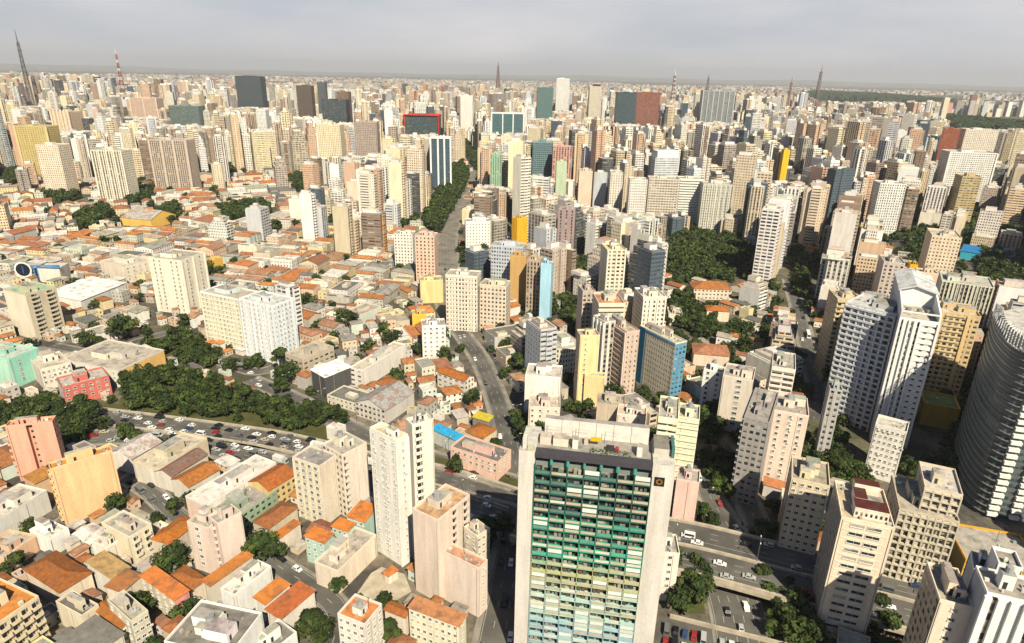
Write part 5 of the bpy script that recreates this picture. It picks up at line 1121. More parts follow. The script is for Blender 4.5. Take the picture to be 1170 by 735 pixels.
def house_parts(r, q, w, d, h):
    col = jit(HOUSEC[q['wi']], .08, r); rc = jit((TILEC if q['tile'] else SHEETC)[q['ri']][0], .12, r); P = []; mb = MB()
    mb.prism([(0, 0), (w, 0), (w, d), (0, d)], 0, h, 'facade', col, rcol=rc, sty=(3, .35, .4) if r.random() < .7 else BLANK, top=q['rk'] == 'flat'); P.append(('wall', mb)); mb = MB()
    if q['rk'] == 'flat':
        mb.ring((0, w, 0, d), h+.002, h+.7, .25, 'plaster', jit(col, .05, r)); P.append(('parapet', mb)); mb = MB()
        if r.random() < .7:
            x, y = w*r.uniform(.1, .5), d*r.uniform(.1, .5); mb.box(x, x+w*.3, y, y+d*.28, h+.003, h+r.uniform(1.2, 2.6), 'plaster', jit((.6, .55, .48), .25, r), rmat='roofing', rcol=jit((.5, .42, .34), .25, r), bottom=False); P.append(('roof_hut', mb))
    else:
        if q['tile'] or q['rk'] == 'shed': tiled_roof(mb, w, d, h+.02, q['rk'], rc, gcol=col, rise=min(w, d)*.2)
        else:
            tiled_roof(mb, w, d, h+.02, q['rk'], rc, gcol=col, rise=min(w, d)*.12); mb.mats = ['roofing' if n == 'tile' else n for n in mb.mats]
        P.append(('roof', mb))
    return P
def centred(parts, w, d):
    for n, mb in parts: mb.v = [(x-w/2, y-d/2, z) for x, y, z in mb.v]
    return parts

ZP = {'low': [(-100, 262), (-100, 214), (60, 226), (180, 214), (245, 200), (320, 196), (345, 214), (330, 262), (392, 296), (468, 292), (480, 330), (502, 332), (512, 372), (545, 400), (548, 440), (582, 500), (592, 620), (560, 900), (-400, 900), (-400, 262)],
      'low_e': [(770, 300), (845, 300), (850, 400), (790, 410)], 'low_c': [(716, 296), (752, 300), (752, 330), (720, 326)]}
def zone(px, py):
    if inpoly((px, py), ZP['low']): return 'low'
    if inpoly((px, py), ZP['low_e']) or inpoly((px, py), ZP['low_c']): return 'low'
    if px < 420 and py > 204 and py < 262: return 'mix'
    if px < 592 and py > 262: return 'mix'
    return 'high'
def guard_h(cx, cy, a, hw, hd, h):
    """lower a building until it leaves the named things behind it in view"""
    for _ in range(14):
        ps = [proj(x, y, z) for x, y in rect_pts(cx, cy, a, hw, hd, 2) for z in (0, h)]
        x0, x1 = min(p[0] for p in ps), max(p[0] for p in ps); y0 = min(p[1] for p in ps); dep = min(p[2] for p in ps)
        bad = False
        for g in GUARD:
            if g[4] < dep-1: continue
            if x1 > g[0]+1 and x0 < g[1]-1 and y0 < g[3]-(2 if h > 9 else 14 if g[3]-g[2] > 30 else 3):
                bad = True; break
        if not bad: return h
        h *= .8
        if h < 2.6: return 0
    return 0
WPL = list(WP.values()); CAND = []
BX = [(min(p[0] for p in w_), max(p[0] for p in w_), min(p[1] for p in w_), max(p[1] for p in w_)) for w_ in WPL]
NOB = [[W(*p) for p in q_] for q_ in ([(748, 655), (905, 690), (960, 800), (700, 800), (735, 690)], [(424, 648), (462, 650), (470, 690), (430, 700), (400, 680)], [(545, 470), (600, 470), (600, 500), (560, 500)])]
def blocked(f):
    pts = rect_pts(*f, 3)
    if any(inpoly(p, n_) for n_ in NOB for p in pts): return True
    for w_, b in zip(WPL, BX):
        if f[0] < b[0]-30 or f[0] > b[1]+30 or f[1] < b[2]-30 or f[1] > b[3]+30: continue
        if any(inpoly(p, w_) for p in pts): return True
    if f[1] < 900 and any(near_road(p, .6) for p in pts): return True
    return clash(f)
seeds = [(-40, 200, 63), (-300, 330, 60), (60, 330, 26), (180, 300, 68), (-250, 600, 78), (60, 560, 40), (330, 560, 62), (-520, 900, 30), (-100, 900, 74), (300, 950, 20), (700, 900, 55), (-900, 1400, 70), (-300, 1400, 15), (250, 1500, 66), (800, 1500, 35), (1400, 1600, 72)]
r = random.Random(77)
def seed_of(x, y): return min(range(len(seeds)), key=lambda i: (seeds[i][0]-x)**2+(seeds[i][1]-y)**2)
def add_tower(cx, cy, a, w, d, h, force=False):
    f = (cx, cy, a, w/2, d/2)
    if blocked(f): return False
    h2 = guard_h(cx, cy, a, w/2, d/2, h)
    if h2 < 3: return False
    foot_add(f)
    if h2 < 11:
        q = house_form(r); q['rk'] = 'flat'; q['tile'] = False; CAND.append(['low', cx, cy, a, w, d, h2, q])
    else: CAND.append(['tower', cx, cy, a, w, d, h2, tower_form(r)])
    return True
def add_low(cx, cy, a, w, d, h):
    f = (cx, cy, a, w/2, d/2)
    if blocked(f): return False
    h2 = guard_h(cx, cy, a, w/2, d/2, h)
    if h2 < 2.6: return False
    foot_add(f); CAND.append(['low', cx, cy, a, w, d, h2, house_form(r)]); return True
for si, (sx_, sy_, sa) in enumerate(seeds):
    a = R(sa); c_, s_ = math.cos(a), math.sin(a); RR = 620 if sy_ > 800 else 420; bu, bv = 96, 58
    for iu in range(-int(RR/bu)-1, int(RR/bu)+2):
        for iv in range(-int(RR/bv)-1, int(RR/bv)+2):
            ox, oy = iu*bu, iv*bv
            def wp(u_, v_): return (sx_+c_*(ox+u_)-s_*(oy+v_), sy_+s_*(ox+u_)+c_*(oy+v_))
            cx, cy = wp(43, 24)
            if cy < 95 or cy > 1750: continue
            pc = proj(cx, cy, 0)
            if pc[0] < -260 or pc[0] > 1430 or pc[1] > 1000: continue
            if seed_of(cx, cy) != si: continue
            for row in range(2):
                u_ = 0.0
                while u_ < 86:
                    pz = proj(*wp(u_+6, 12+24*row), 0); z_ = zone(pz[0], pz[1])
                    big = r.random() < {'low': .025, 'mix': .38, 'high': .90}[z_]
                    if z_ == 'low' and pz[1] > 470: big = False
                    if big:
                        w = r.uniform(9, 17) if r.random() < .85 else r.uniform(18, 28); d = r.uniform(13, 22.5); h = r.triangular(28, 100, 58) if z_ == 'high' else r.triangular(16, 52, 30)
                        if pz[1] > 330 and z_ == 'high': h = r.triangular(16, 60, 36)
                        if cy > 900: h = r.triangular(34, 118, 66)
                        x, y = wp(u_+w/2, 12.5+24*row+r.uniform(-1, 1))
                        if not add_tower(x, y, a+R(r.uniform(-1.5, 1.5)), w, min(d, 23), h):
                            x, y = wp(u_+w*.4, 12.5+24*row)
                            add_low(x, y, a, w*.55, r.uniform(9, 14), r.uniform(4, 9))
                        u_ += w+r.uniform(1, 4)
                    else:
                        w = r.uniform(6.5, 13) if r.random() < .8 else r.uniform(14, 30); d = r.uniform(12, 22.5); h = r.choice((3.6, 4.5, 6.5, 6.5, 7.5, 9.5))
                        x, y = wp(u_+w/2, (d/2 if row == 0 else 48-d/2))
                        if not add_low(x, y, a, w-.3, d, h):
                            x, y = wp(u_+w*.3, (7 if row == 0 else 41)); add_low(x, y, a, w*.5, 8, h*.8)
                        u_ += w+(r.uniform(0, .5) if r.random() < .75 else r.uniform(2, 5))
# small infill on leftover ground near the camera
for _ in range(4200):
    px, py = r.uniform(-60, 1230), r.uniform(190, 800); x, y = W(px, py); z_ = zone(px, py)
    i_ = seed_of(x, y); a = R(seeds[i_][2]); 
    if z_ == 'high' and r.random() < .5: add_tower(x, y, a, r.uniform(8, 15), r.uniform(8, 14), r.triangular(16, 60, 32))
    else: add_low(x, y, a, r.uniform(5, 10), r.uniform(6, 12), r.uniform(3.2, 8))

for _ in range(5200):
    px, py = r.uniform(-40, 600), r.uniform(230, 790); x, y = W(px, py)
    if zone(px, py) != 'low': continue
    add_low(x, y, R(seeds[seed_of(x, y)][2]), r.uniform(2.6, 6), r.uniform(3, 7), r.uniform(2.6, 5.2))

# far city up to the haze
FAR = []
def far_h(x, y, D): 
    k = math.sin(x*.0011+1.3)*math.cos(y*.0009)+.6*math.sin((x+y)*.0023)
    return max(10, (r.triangular(24, 140, 56)+k*22)*max(.34, min(1.0, 1-(D-3000)/5200)))
D = 1500.0
while D < 16000:
    step = 29+D*.0066; n = int(R(96)*D/step*1.0)
    for i in range(n):
        an = R(-48)+R(96)*(i+r.random())/n; dd = D+r.uniform(-.5, .5)*step; x, y = dd*math.sin(an), dd*math.cos(an)
        if y < 1500 or (y <= 1750 and seed_of(x, y) >= 0 and y < 1620): continue
        p = proj(x, y, 0)
        if p[0] < -60 or p[0] > 1230: continue
        k = math.sin(x*.0016)*math.sin(y*.0013+x*.0004)
        if k < -.25 and D > 3800: continue
        if 1070 < p[0] and 134 < p[1] < 160: continue
        if 925 < p[0] < 1100 and 109 < p[1] < 125: continue
        w, d = r.uniform(11, 23)*(1+D/8000), r.uniform(12, 22)*(1+D/9000); h = far_h(x, y, D)
        if r.random() < .12: h *= .35
        f = (x, y, r.choice((.3, .9, 1.2, .1))+r.uniform(-.1, .1), w/2, d/2)
        if D < 5200:
            if D < 3200 and (clash(f, 0) or near_road(f[:2], 15)): continue
            h = guard_h(*f, h)
            if h < 8: continue
        FAR.append((x, y, f[2], w, d, h, tower_form(r)))
    D += step*.9

# which candidates show largest: a coarse picture of silhouettes painted far to near
GW, GH = 585, 368
idb = np.full((GH, GW), -1, dtype=np.int32)
def hull(ps):
    ps = sorted(set(ps)); 
    def half(q):
        o = []
        for p in q:
            while len(o) > 1 and (o[-1][0]-o[-2][0])*(p[1]-o[-2][1])-(o[-1][1]-o[-2][1])*(p[0]-o[-2][0]) <= 0: o.pop()
            o.append(p)
        return o
    a = half(ps); b = half(ps[::-1]); return a[:-1]+b[:-1]
def paint(idn, x, y, a, hw, hd, h):
    ps = [proj(px_, py_, z) for px_, py_ in rect_pts(x, y, a, hw, hd, 2) for z in (0, h)]
    if min(p[2] for p in ps) < 5: return
    H_ = hull([(p[0]/2, p[1]/2) for p in ps]); ys = [p[1] for p in H_]
    for yy in range(max(0, int(math.floor(min(ys)))), min(GH, int(max(ys))+1)):
        yc = yy+.5; xs = []
        for i in range(len(H_)):
            (ax, ay), (bx, by) = H_[i], H_[(i+1) % len(H_)]
            if (ay > yc) != (by > yc): xs.append(ax+(bx-ax)*(yc-ay)/(by-ay))
        if len(xs) >= 2:
            l, r_ = max(0, int(round(min(xs)))), min(GW, int(round(max(xs))))
            if r_ > l: idb[yy, l:r_] = idn
todo = [(-proj(c[1], c[2], 0)[2], i, c[1], c[2], c[3], c[4]/2, c[5]/2, c[6]) for i, c in enumerate(CAND)]
for k, g in enumerate(FOOT[:len(HEROES)+3]): todo.append((-proj(g[0], g[1], 0)[2], -2, g[0], g[1], g[2], g[3], g[4], HEROES[k][3] if k < len(HEROES) else 40))
for t_ in sorted(todo): paint(t_[1], *t_[2:])
cnt = np.bincount(idb[idb >= 0].ravel(), minlength=len(CAND))
rank_t = [i for i in np.argsort(-cnt) if CAND[i][0] == 'tower' and cnt[i] > 0][:296]
rank_l = [i for i in np.argsort(-cnt) if CAND[i][0] == 'low' and cnt[i] > 0][:296]
print('candidates', len(CAND), 'towers', sum(c[0] == 'tower' for c in CAND), 'visible', int((cnt > 0).sum()), 'far', len(FAR))
ORD = ['first', 'second', 'third', 'fourth', 'fifth', 'sixth', 'seventh', 'eighth', 'ninth', 'tenth', 'eleventh', 'twelfth', 'thirteenth', 'fourteenth', 'fifteenth', 'sixteenth', 'seventeenth', 'eighteenth', 'nineteenth', 'twentieth']
def name_all(items, used=None):
    """items: (object, phrase, px, py); labels made of look + the two landmarks it stands between, ordered outwards"""
    used = used if used is not None else {}
    by = {}
    for o, ph, px, py in items:
        rs = sorted(REFS, key=lambda q: (q[1]-px)**2+((q[2]-py)*1.6)**2)[:2]; d_ = math.hypot(rs[0][1]-px, (rs[0][2]-py)*1.6)
        by.setdefault((ph, rs[0][0], rs[1][0]), []).append((d_, o))
    for (ph, a, b), L in by.items():
        L.sort(key=lambda q: q[0])
        for i, (d_, o) in enumerate(L):
            if len(ph.split()) > 7: ph = ph.replace(' street', '').replace(' car ', ' ')
            s = f"{ph} near {a}, towards {b}" if len(L) == 1 else f"{ORD[min(i, 19)]} {ph} out from {a}, towards {b}"
            w_ = s.split()
            if len(w_) > 15: s = s.replace(', towards '+b, '')
            if len(s.split()) > 16 or s in used: s = f"{ORD[min(i, 19)]} {ph} near {a}"
            n_ = 1
            base_s = s
            while s in used and n_ < 20: s = base_s.replace(' near ', f' {ORD[n_]} out from ').replace(' out from ', f' {ORD[n_]} out from ', 0); n_ += 1
            used[s] = 1; o['label'] = s
LABELS = {}
def hword(h, lo, hi): return 'short ' if h < lo else 'tall ' if h > hi else ''
items = []; ind = set(int(i) for i in rank_t+rank_l)
for i in sorted(ind, key=lambda i: -cnt[i]):
    kd, x, y, a, w, d, h, q = CAND[i]; rr = random.Random(i*7+1)
    if kd == 'tower':
        th = link('apartment_tower', None, None, (x, y, 0), a); tag(th, 'x', 'apartment tower', 'apartment towers filling the city blocks')
        for n_, mb in tower_parts(rr, q, w, d, h): mb.build(n_, th)
        wn_ = ACC[q['acc']][1] if q['acc'] in (0, 6) and q['kind'] in (0, 3, 4, 5) else WN[q['wi']]
        ph = f"{hword(h, 28, 55)}{wn_} tower with {STY[q['si']][1] if wn_ == WN[q['wi']] else 'glazed sides'}"
    else:
        th = link('house', None, None, (x, y, 0), a); tag(th, 'x', 'house', 'low houses and sheds between the towers')
        for n_, mb in centred(house_parts(rr, q, w, d, h), w, d): mb.build(n_, th)
        ph = f"low {HN[q['wi']]} house with {(TILEC if q['tile'] else SHEETC)[q['ri']][1]} {q['rk']} roof"
    p = proj(x, y, h*.7); items.append((th, ph, p[0], p[1]))
name_all(items, LABELS)
bt, bl = MB(), MB()
for i, (kd, x, y, a, w, d, h, q) in enumerate(CAND):
    if i in ind: continue
    rr = random.Random(i*7+1)
    for n_, mb in (tower_parts(rr, q, w, d, h) if kd == 'tower' else centred(house_parts(rr, q, w, d, h), w, d)):
        if cnt[i] == 0 and n_ not in ('wall', 'roof', 'penthouse'): continue
        (bt if kd == 'tower' else bl).add(mb, x, y, 0, a)
for (x, y, a, w, d, h, q) in FAR:
    rr = random.Random(int(x*3+y)); far_ = y > 3500; c = jit(WALLC[q['wi']], .12, rr); st_ = STY[q['si']][0]; hw, hd = w/2, d/2
    if q['acc'] is not None and rr.random() < .5: c = ACC[q['acc']][0]
    if not far_:
        for n_, mb in tower_parts(rr, q, w, d, h):
            if n_ in ('wall', 'penthouse'): bt.add(mb, x, y, 0, a)
    else:
        mb = MB(); mb.prism([(-hw, -hd), (hw, -hd), (hw, hd), (-hw, hd)], 0, h, 'facade', c, rcol=q['rc'], stys=[st_, st_, BLANK, BLANK if q['blank'] else st_]); bt.add(mb, x, y, 0, a)
tag(bt.build('distant_towers'), 'mass of small pale towers running back to the horizon', 'towers', None, 'stuff')
tag(bl.build('distant_houses'), 'mass of small tiled houses between the farther towers', 'houses', None, 'stuff')

# ------------------------------------------------------------------ trees
def crown_mesh(seed, rad, ht, leafn, leafs, mat='leaf_dark'):
    q = random.Random(seed); mb = MB(); lobes = []
    nl = q.randint(8, 12)
    for k in range(nl):
        a = q.random()*6.283; rr = rad*q.uniform(.15, .72); z = ht*q.uniform(.15, .8); lobes.append((rr*math.cos(a), rr*math.sin(a), z, rad*q.uniform(.30, .50)))
    lobes.append((0, 0, ht*.72, rad*.5))
    for li, (x, y, z, lr) in enumerate(lobes):
        m_ = 'leaf_mid' if (mat == 'leaf_dark' and q.random() < .38) else mat
        for i in range(leafn):
            v_ = Vector((q.gauss(0, 1), q.gauss(0, 1), q.gauss(0, 1))).normalized()*lr*q.uniform(.72, 1.12); v_.z *= .75
            if v_.z < -lr*.45: v_.z *= .4
            c = Vector((x, y, z))+v_; n = (v_.normalized()+Vector((q.uniform(-.6, .6), q.uniform(-.6, .6), q.uniform(-.2, .8)))).normalized()
            t1 = n.orthogonal().normalized(); t1.rotate(Matrix.Rotation(q.random()*6.28, 3, n)); t2 = n.cross(t1); s_ = leafs*q.uniform(.6, 1.3)
            mb.face([c-t1*s_, c-t2*s_*.7, c+t1*s_, c+t2*s_*.7], m_)
        for i in range(3):    # inner mass of leaves that keeps a lobe from being see-through
            v_ = [Vector((q.uniform(-1, 1), q.uniform(-1, 1), q.uniform(-1, 1)))*lr*.75+Vector((x, y, z)) for _ in range(4)]; mb.face(v_, m_)
    return mb
def trunk_mesh(seed, ht, rad):
    q = random.Random(seed); mb = MB(); mb.bar((0, 0, -.3), (0, 0, ht*.45), rad, 'bark', n=6, r2=rad*.7)
    for k in range(4):
        a = q.random()*6.28; mb.bar((0, 0, ht*q.uniform(.3, .45)), (math.cos(a)*ht*.3, math.sin(a)*ht*.3, ht*q.uniform(.6, .8)), rad*.5, 'bark', n=5, r2=rad*.2)
    return mb
TV = []
for k in range(7):
    rad = (4.6, 5.4, 3.8, 6.0, 4.2, 5.0, 4.4)[k]; ht = (8.5, 8, 8, 9.5, 7, 7.5, 7.5)[k]
    cm = crown_mesh(k+3, rad, ht*.85, 75, .62, 'leaf_violet' if k == 6 else 'leaf_dark'); cm.v = [(x, y, z+2.2) for x, y, z in cm.v]
    TV.append((cm, trunk_mesh(k, ht, .3), rad, cm.mesh('crown'), None))
TV = [(a, b, c, d, b.mesh('trunk')) for a, b, c, d, e in TV]
TREES = []; r = random.Random(404); TG = {}
def tree_at(x, y, sc, var=None, ignore=False, big=False):
    k = (int(x//12), int(y//12)); v_ = r.randrange(6) if var is None else var; rad = TV[v_][2]*sc
    for i in (-1, 0, 1):
        for j in (-1, 0, 1):
            for (a, b, c) in TG.get((k[0]+i, k[1]+j), ()):
                if (a-x)**2+(b-y)**2 < ((rad+c)*.52)**2: return
    if not ignore:
        if any(inpoly((x, y), n_) for n_ in NOB[:2]): return
        if clash((x, y, 0, 1.3, 1.3)) or near_road((x, y), .3 if y < 800 else 0): return
    if not big:
        p0 = proj(x, y, 9*sc); dep = p0[2]
        for g in GUARD:
            if g[4] > dep and g[0] < p0[0] < g[1] and p0[1] < g[3]-8: return
    TG.setdefault(k, []).append((x, y, rad)); TREES.append((x, y, sc, v_, r.random()*6.28))
for k, poly in WP.items():
    xs, ys = [p[0] for p in poly], [p[1] for p in poly]; A = (max(xs)-min(xs))*(max(ys)-min(ys))
    for _ in range(int(min(2600, A/7))):
        x, y = r.uniform(min(xs), max(xs)), r.uniform(min(ys), max(ys))
        if k in ('park', 'yard') and math.sin(x*.16+1)*math.sin(y*.21+x*.05) > .38: continue
        if inpoly((x, y), poly): tree_at(x, y, r.uniform(.75, 1.15)*(1.35 if y > 600 else 1), ignore=True, big=True)
for px, py, sc, v_ in ((142, 388, 1.7, 3), (398, 378, 1.6, 1), (320, 420, 1.3, 0), (328, 438, 1.35, 3), (322, 450, 1.2, 2), (197, 655, 1.15, 3), (293, 640, 1.15, 3), (313, 640, 1.0, 1), (365, 735, 1.0, 3), (372, 722, .9, 1),
                       (445, 733, .95, 2), (20, 655, .9, 0), (146, 503, 1.1, 4), (388, 677, .8, 2), (522, 540, .9, 1), (530, 300, 1.4, 0), (285, 422, .8, 6), (150, 450, .9, 5), (575, 612, 1.1, 0), (555, 612, .9, 3), (790, 592, .9, 1), (775, 590, .8, 2),
                       (560, 623, 1, 1), (1000, 706, 1.1, 2), (1008, 730, 1.1, 0), (505, 387, 1, 0), (450, 395, 1.2, 1), (436, 383, 1.1, 2), (70, 290, 1.2, 0), (120, 280, 1.2, 1), (390, 640, .6, 4), (250, 575, .8, 4), (222, 580, .9, 5), (200, 590, .8, 0), (215, 712, .9, 1),
                       (268, 345, 1.2, 2), (235, 315, 1.4, 1), (240, 335, 1.3, 0), (352, 352, 1.2, 3), (340, 345, 1.2, 1), (302, 345, 1.2, 0), (620, 640, 1, 1)):
    tree_at(*W(px, py), sc, v_, ignore=True, big=True)
for _ in range(14000):
    px, py = r.uniform(-40, 1210), 178+640*r.random()**1.5; x, y = W(px, py); z_ = zone(px, py)
    if y > 1700: continue
    if r.random() < (.8 if z_ == 'high' else .3 if py < 500 else .14): tree_at(x, y, r.uniform(.5, 1.15)*(1.3 if y > 700 else 1))
def tsize(t_): return TV[t_[3]][2]*t_[2]/proj(t_[0], t_[1], 5)[2] if -40 < proj(t_[0], t_[1], 5)[0] < 1210 and proj(t_[0], t_[1], 5)[1] < 760 else 0
TREES.sort(key=lambda t_: -tsize(t_)); print('trees', len(TREES))
items = []; VN = ['broad', 'spreading', 'narrow', 'large domed', 'low', 'ragged', 'violet-flowering']
for (x, y, sc, v_, a) in TREES[:296]:
    th = link('tree', None, None, (x, y, 0), a); th.scale = (sc, sc, sc*1.05); tag(th, 'x', 'tree', 'leafy trees of the parks and streets')
    link('crown', TV[v_][3], th); link('trunk', TV[v_][4], th); p = proj(x, y, 5)
    items.append((th, f"{'large ' if sc > 1.1 else 'small ' if sc < .8 else ''}{VN[v_]} tree", p[0], p[1]))
name_all(items, LABELS)
LT = []
for k in range(3):
    cm = crown_mesh(60+k, 5, 7, 16, 1.2); cm.v = [(x, y, z+1.5) for x, y, z in cm.v]; LT.append(cm)
mb = MB()
for (x, y, sc, v_, a) in TREES[296:]:
    o = MB(); b = LT[v_ % 3]; o.v = [(p[0]*sc, p[1]*sc, p[2]*sc) for p in b.v]; o.f, o.m, o.c, o.s, o.uv, o.mats = b.f, b.m, b.c, b.s, b.uv, b.mats; mb.add(o, x, y, 0, a)
tag(mb.build('distant_trees'), 'dark green tree cover of the farther blocks and gardens', 'trees', None, 'stuff')
mb = MB(); q = random.Random(9)      # the far wooded bands
for poly in ([(1075, 138), (1180, 148), (1180, 160), (1088, 150), (1050, 141)], [(925, 109), (1010, 113), (1090, 120), (1085, 124), (1000, 119), (930, 114)]):
    Pw = [W(*p) for p in poly]; xs, ys = [p[0] for p in Pw], [p[1] for p in Pw]
    for _ in range(5200):
        x, y = q.uniform(min(xs), max(xs)), q.uniform(min(ys), max(ys))
        if not inpoly((x, y), Pw): continue
        s_ = y/160
        for k in range(2):
            c = Vector((x+q.uniform(-s_, s_), y+q.uniform(-s_, s_), q.uniform(8, 20)+y*.002)); n = Vector((q.uniform(-1, 1), q.uniform(-1.2, .3), q.uniform(.1, 1))).normalized(); t1 = n.orthogonal().normalized(); t2 = n.cross(t1)
            mb.face([c-t1*s_, c-t2*s_*.6, c+t1*s_, c+t2*s_*.6], 'leaf_dark')
tag(mb.build('woods'), 'dark far wooded park strips beyond the eastern towers', 'woods', None, 'stuff')

# ------------------------------------------------------------------ vehicles
def car_body(kind):
    mb = MB(); L, Wd = {'hatch': (3.8, 1.7), 'saloon': (4.5, 1.75), 'van': (5.2, 1.95), 'bus': (11.5, 2.5), 'lorry': (7.5, 2.3)}[kind]
    hb, ht = {'hatch': (.85, 1.45), 'saloon': (.85, 1.4), 'van': (1.0, 2.1), 'bus': (1.1, 3.0), 'lorry': (1.2, 2.9)}[kind]
    f0, f1, r0, r1 = {'hatch': (.24, .38, .02, .12), 'saloon': (.27, .4, .16, .28), 'van': (.12, .22, .0, .02), 'bus': (.0, .02, .0, .01), 'lorry': (.02, .06, .7, .7)}[kind]
    x0, x1 = -L/2, L/2; prof = [(x0, .3), (x1, .3), (x1, hb*.75), (x1-L*f0, hb), (x1-L*f1, ht), (x0+L*r1, ht), (x0+L*r0, hb), (x0, hb*.95)]
    hw = Wd/2
    def side(y, rev):
        p = [(x, y*(.86 if z > hb+.05 else 1), z) for x, z in prof]; mb.face(p[::-1] if rev else p, 'car_paint')
    side(-hw, False); side(hw, True)
    for i in range(len(prof)):
        (xa, za), (xb, zb) = prof[i], prof[(i+1) % len(prof)]; ya = hw*(.86 if za > hb+.05 else 1); yb = hw*(.86 if zb > hb+.05 else 1)
        mb.face([(xa, -ya, za), (xa, ya, za), (xb, yb, zb), (xb, -yb, zb)], 'car_paint')
    gl = MB(); g = 'glass_dark'
    if kind in ('hatch', 'saloon', 'van', 'bus'):
        for (xa, za), (xb, zb) in ((prof[3], prof[4]), (prof[5], prof[6])):
            ya = hw*.8; n = Vector((zb-za, 0, -(xb-xa))).normalized()*.02
            if n.z < 0: n = -n
            fa, fb = .12, .9; A = (xa+(xb-xa)*fa, za+(zb-za)*fa); B = (xa+(xb-xa)*fb, za+(zb-za)*fb)
            gl.face([(A[0]+n.x, -ya, A[1]+n.z), (A[0]+n.x, ya, A[1]+n.z), (B[0]+n.x, ya, B[1]+n.z), (B[0]+n.x, -ya, B[1]+n.z)], g)
        for sg in (-1, 1):
            z0, z1 = hb+.06, ht-.1; xs = (x0+L*(r0+r1)/2+.25, x1-L*(f0+f1)/2-.25)
            gl.face([(xs[0], sg*(hw*.97+.02), z0), (xs[1], sg*(hw*.97+.02), z0), (xs[1]-.2, sg*(hw*.88+.02), z1), (xs[0]+.2, sg*(hw*.88+.02), z1)], g)
    else:
        mb.box(x0, x1-L*.27, -hw, hw, .7, ht+.3, 'plaster', (.6, .58, .54)); gl.face([(x1+.01, -hw*.8, 1.3), (x1+.01, hw*.8, 1.3), (x1-.1, hw*.8, 2.2), (x1-.1, -hw*.8, 2.2)], g)
    wh = MB(); rr = .32 if kind in ('hatch', 'saloon') else .45
    wh.prism([(rr*math.cos(k*math.pi/5), rr*math.sin(k*math.pi/5)) for k in range(10)], -.12, .12, 'rubber', (.02, .02, .02), rmat='rubber', bottom=True); wh.v = [(x, z, y+rr) for x, y, z in wh.v]
    return mb.mesh('body'), gl.mesh('windows'), wh.mesh('wheel'), L, hw
CARK = {k: car_body(k) for k in ('hatch', 'saloon', 'van', 'bus', 'lorry')}
PAINT = [((.72, .72, .70), 'white'), ((.012, .012, .014), 'black'), ((.38, .38, .38), 'silver'), ((.12, .12, .125), 'dark grey'), ((.30, .02, .015), 'red'), ((.03, .06, .16), 'blue'), ((.42, .36, .27), 'sand-coloured')]
CARS = []
def car(x, y, z, a, kind, pc, where):
    b, g, w, L, hw = CARK[kind]; th = link('parked_car' if 'parked' in where else 'bus' if kind == 'bus' else 'lorry' if kind == 'lorry' else 'car', None, None, (x, y, z), a)
    kn = {'hatch': 'hatchback', 'saloon': 'saloon car', 'van': 'van', 'bus': 'long bus', 'lorry': 'box lorry'}[kind]
    tag(th, 'x', {'hatch': 'car', 'saloon': 'car'}.get(kind, kind), 'vehicles on the roads and car parks')
    link('body', b, th).color = (*PAINT[pc][0], 1); link('window', g, th)
    for sx_ in (-.32, .32):
        for sy_ in (-1, 1): link('wheel', w, th, (sx_*L, sy_*(hw-.12), 0))
    p = proj(x, y, z); CARS.append((th, f"{PAINT[pc][1]} {kn} {where}", p[0], p[1]))
def along(key, n, lanes, where, rev=False, x0=-20, x1=1190, seed=0, parked=False, y1=760):
    pts, w, z = RPATH[key]; q = random.Random(seed); L = [0]
    for a, b in zip(pts, pts[1:]): L.append(L[-1]+math.hypot(b[0]-a[0], b[1]-a[1]))
    used = []
    for _ in range(n*6):
        if len(used) >= n: break
        s_ = q.uniform(0, L[-1]); ln = q.randrange(lanes); kd = q.choices(('hatch', 'saloon', 'van', 'bus', 'lorry'), (5, 4, 1.2, .25 if parked is False else 0, .3))[0]
        if any(u[1] == ln and abs(u[0]-s_) < 7+(6 if 'bus' in (kd, u[2]) else 0) for u in used): continue
        i = max(k for k in range(len(L)) if L[k] <= s_); i = min(i, len(pts)-2); f = (s_-L[i])/((L[i+1]-L[i]) or 1)
        a, b = pts[i], pts[i+1]; an = math.atan2(b[1]-a[1], b[0]-a[0]); off = (-w/2+w*(ln+.5)/lanes) if not parked else (w/2-1.1)*(1 if ln else -1)
        x = a[0]+(b[0]-a[0])*f-math.sin(an)*off; y = a[1]+(b[1]-a[1])*f+math.cos(an)*off; p = proj(x, y, z)
        if not (x0 < p[0] < x1 and p[1] < y1): continue
        used.append((s_, ln, kd)); fl = rev if not callable(rev) else rev(ln)
        car(x, y, z+.04, an+(math.pi if fl else 0), kd, q.choices(range(7), (8, 6, 5, 3, 1.2, 1, 1))[0], where)
along('far', 66, 4, 'on the upper expressway', True, x0=60, x1=420, seed=1)
along('near', 50, 4, 'on the lower expressway', False, x0=60, x1=420, seed=2)
along('far', 5, 4, 'on the upper expressway', True, x0=490, x1=600, seed=3); along('near', 6, 4, 'on the lower expressway', False, x0=515, x1=600, seed=4)
along('bridge_far', 13, 4, 'on the far half of the viaduct', True, x0=770, x1=1170, seed=5); along('bridge_near', 12, 4, 'on the near half of the viaduct', False, x0=770, x1=1170, seed=6)
along('centre', 8, 3, 'on the curving central street', seed=7); along('beside', 9, 3, 'on the street beside the green balconied tower', seed=8)
along('valley', 6, 2, 'on the shaded valley road', seed=9); along('sunken', 4, 5, 'in the sunken lanes', seed=10); along('trees', 9, 2, 'on the street above the park trees', seed=11)
along('lane_mid', 7, 2, 'parked on the sloping lane', seed=12, parked=True); along('lane_west', 6, 2, 'parked on the western lane', seed=13, parked=True); along('avenue', 26, 6, 'on the far avenue', seed=14, rev=lambda l: l > 2)
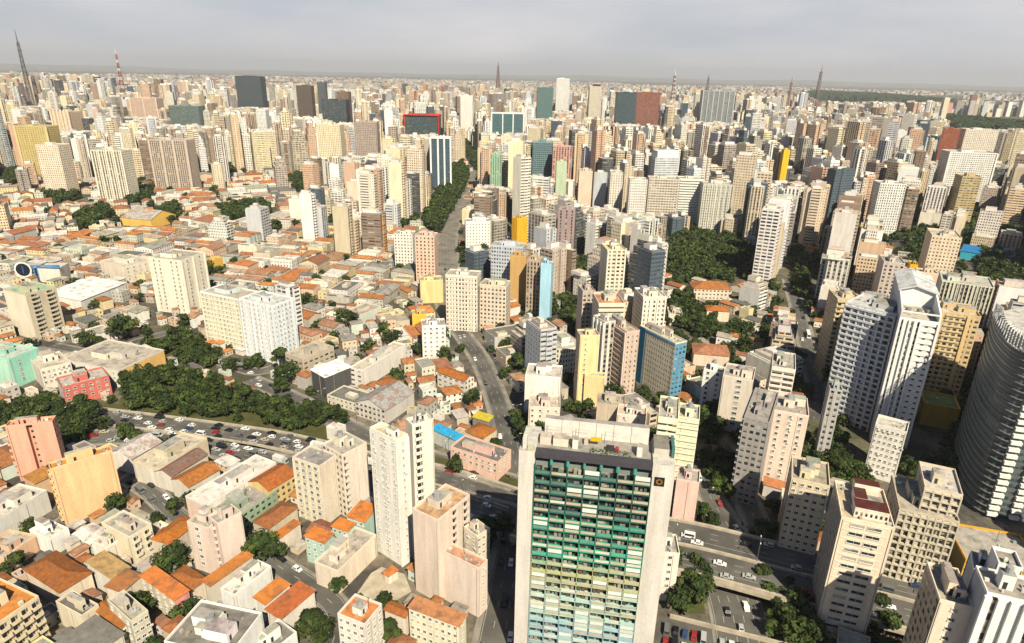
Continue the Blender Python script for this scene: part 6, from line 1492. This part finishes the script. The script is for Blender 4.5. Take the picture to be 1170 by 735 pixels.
along('lane_yard', 5, 2, 'parked in the yard lane', seed=15, parked=True); along('lane_slab', 6, 2, 'parked by the long white slab', seed=16, parked=True); along('shade', 6, 2, 'on the shaded eastern street', seed=17)
q = random.Random(21); A0 = W(752, 713); B0 = W(905, 750); an = math.atan2(B0[1]-A0[1], B0[0]-A0[0])
for row in range(4):
    for k in range(13):
        if q.random() < .16: continue
        x = A0[0]+math.cos(an)*k*2.9+math.sin(an)*(row*5.6+2); y = A0[1]+math.sin(an)*k*2.9-math.cos(an)*(row*5.6+2); p = proj(x, y, 0)
        if p[0] < 752 or p[1] > 752: continue
        car(x, y, .06, an+math.pi/2+q.uniform(-.05, .05), q.choice(('hatch', 'saloon', 'hatch', 'van')), q.choices(range(7), (8, 6, 5, 3, 1.6, 1, 1))[0], 'parked in the corner car park')
name_all(CARS, LABELS)
# street lamps along the expressway and the viaduct
lp = MB(); lp.bar((0, 0, 0), (0, 0, 9), .11, 'steel_grey', n=5); lpm = lp.mesh('pole')
la = MB(); la.bar((0, 0, 9), (1.8, 0, 9.5), .07, 'steel_grey'); la.bar((0, 0, 9), (-1.8, 0, 9.5), .07, 'steel_grey'); lam = la.mesh('arm')
lh = MB(); lh.box(-.45, .45, -.15, .15, -.1, .06, 'steel_white'); lhm = lh.mesh('lamp_head'); LAMPS = []
for key, off, z in (('far', -7.8, 0), ('bridge_far', -7.2, ZB+1), ('centre', 7.2, 0), ('trees', 5.4, 0)):
    pts = RPATH[key][0]; Q = offs(pts, off); acc = 0; last = Q[0]
    for i, p in enumerate(Q[1:]):
        acc += math.hypot(p[0]-last[0], p[1]-last[1]); last = p
        if acc < 27: continue
        acc = 0; pp = proj(*p, z); 
        if not (-10 < pp[0] < 1180 and pp[1] < 740): continue
        a = Q[i]; th = link('street_lamp', None, None, (p[0], p[1], z), math.atan2(p[1]-a[1], p[0]-a[0])+math.pi/2)
        tag(th, 'x', 'street lamp', 'twin-armed lamps along the roads'); link('pole', lpm, th); arm_ = link('arm', lam, th); link('lamp_head', lhm, arm_, (2.1, 0, 9.55)); link('lamp_head', lhm, arm_, (-2.1, 0, 9.55))
        LAMPS.append((th, {'far': 'twin-armed lamp between the expressway carriageways', 'bridge_far': 'twin-armed lamp on the viaduct median', 'centre': 'grey lamp by the central street', 'trees': 'grey lamp by the street above the park'}[key], pp[0], pp[1]))
name_all(LAMPS, LABELS)

# ------------------------------------------------------------------ haze
m, t = newmat('haze'); pvn = nd(t, 'ShaderNodeVolumePrincipled'); pvn.inputs['Color'].default_value = (.84, .85, .90, 1); pvn.inputs['Density'].default_value = 4.8e-5; pvn.inputs['Anisotropy'].default_value = .1
o_ = nd(t, 'ShaderNodeOutputMaterial'); t.links.new(pvn.outputs[0], o_.inputs['Volume'])
hz = MB(); hz.box(-44000, 44000, -44000, 44000, -1.5, 620, 'haze'); tag(hz.build('haze'), kind='stuff')
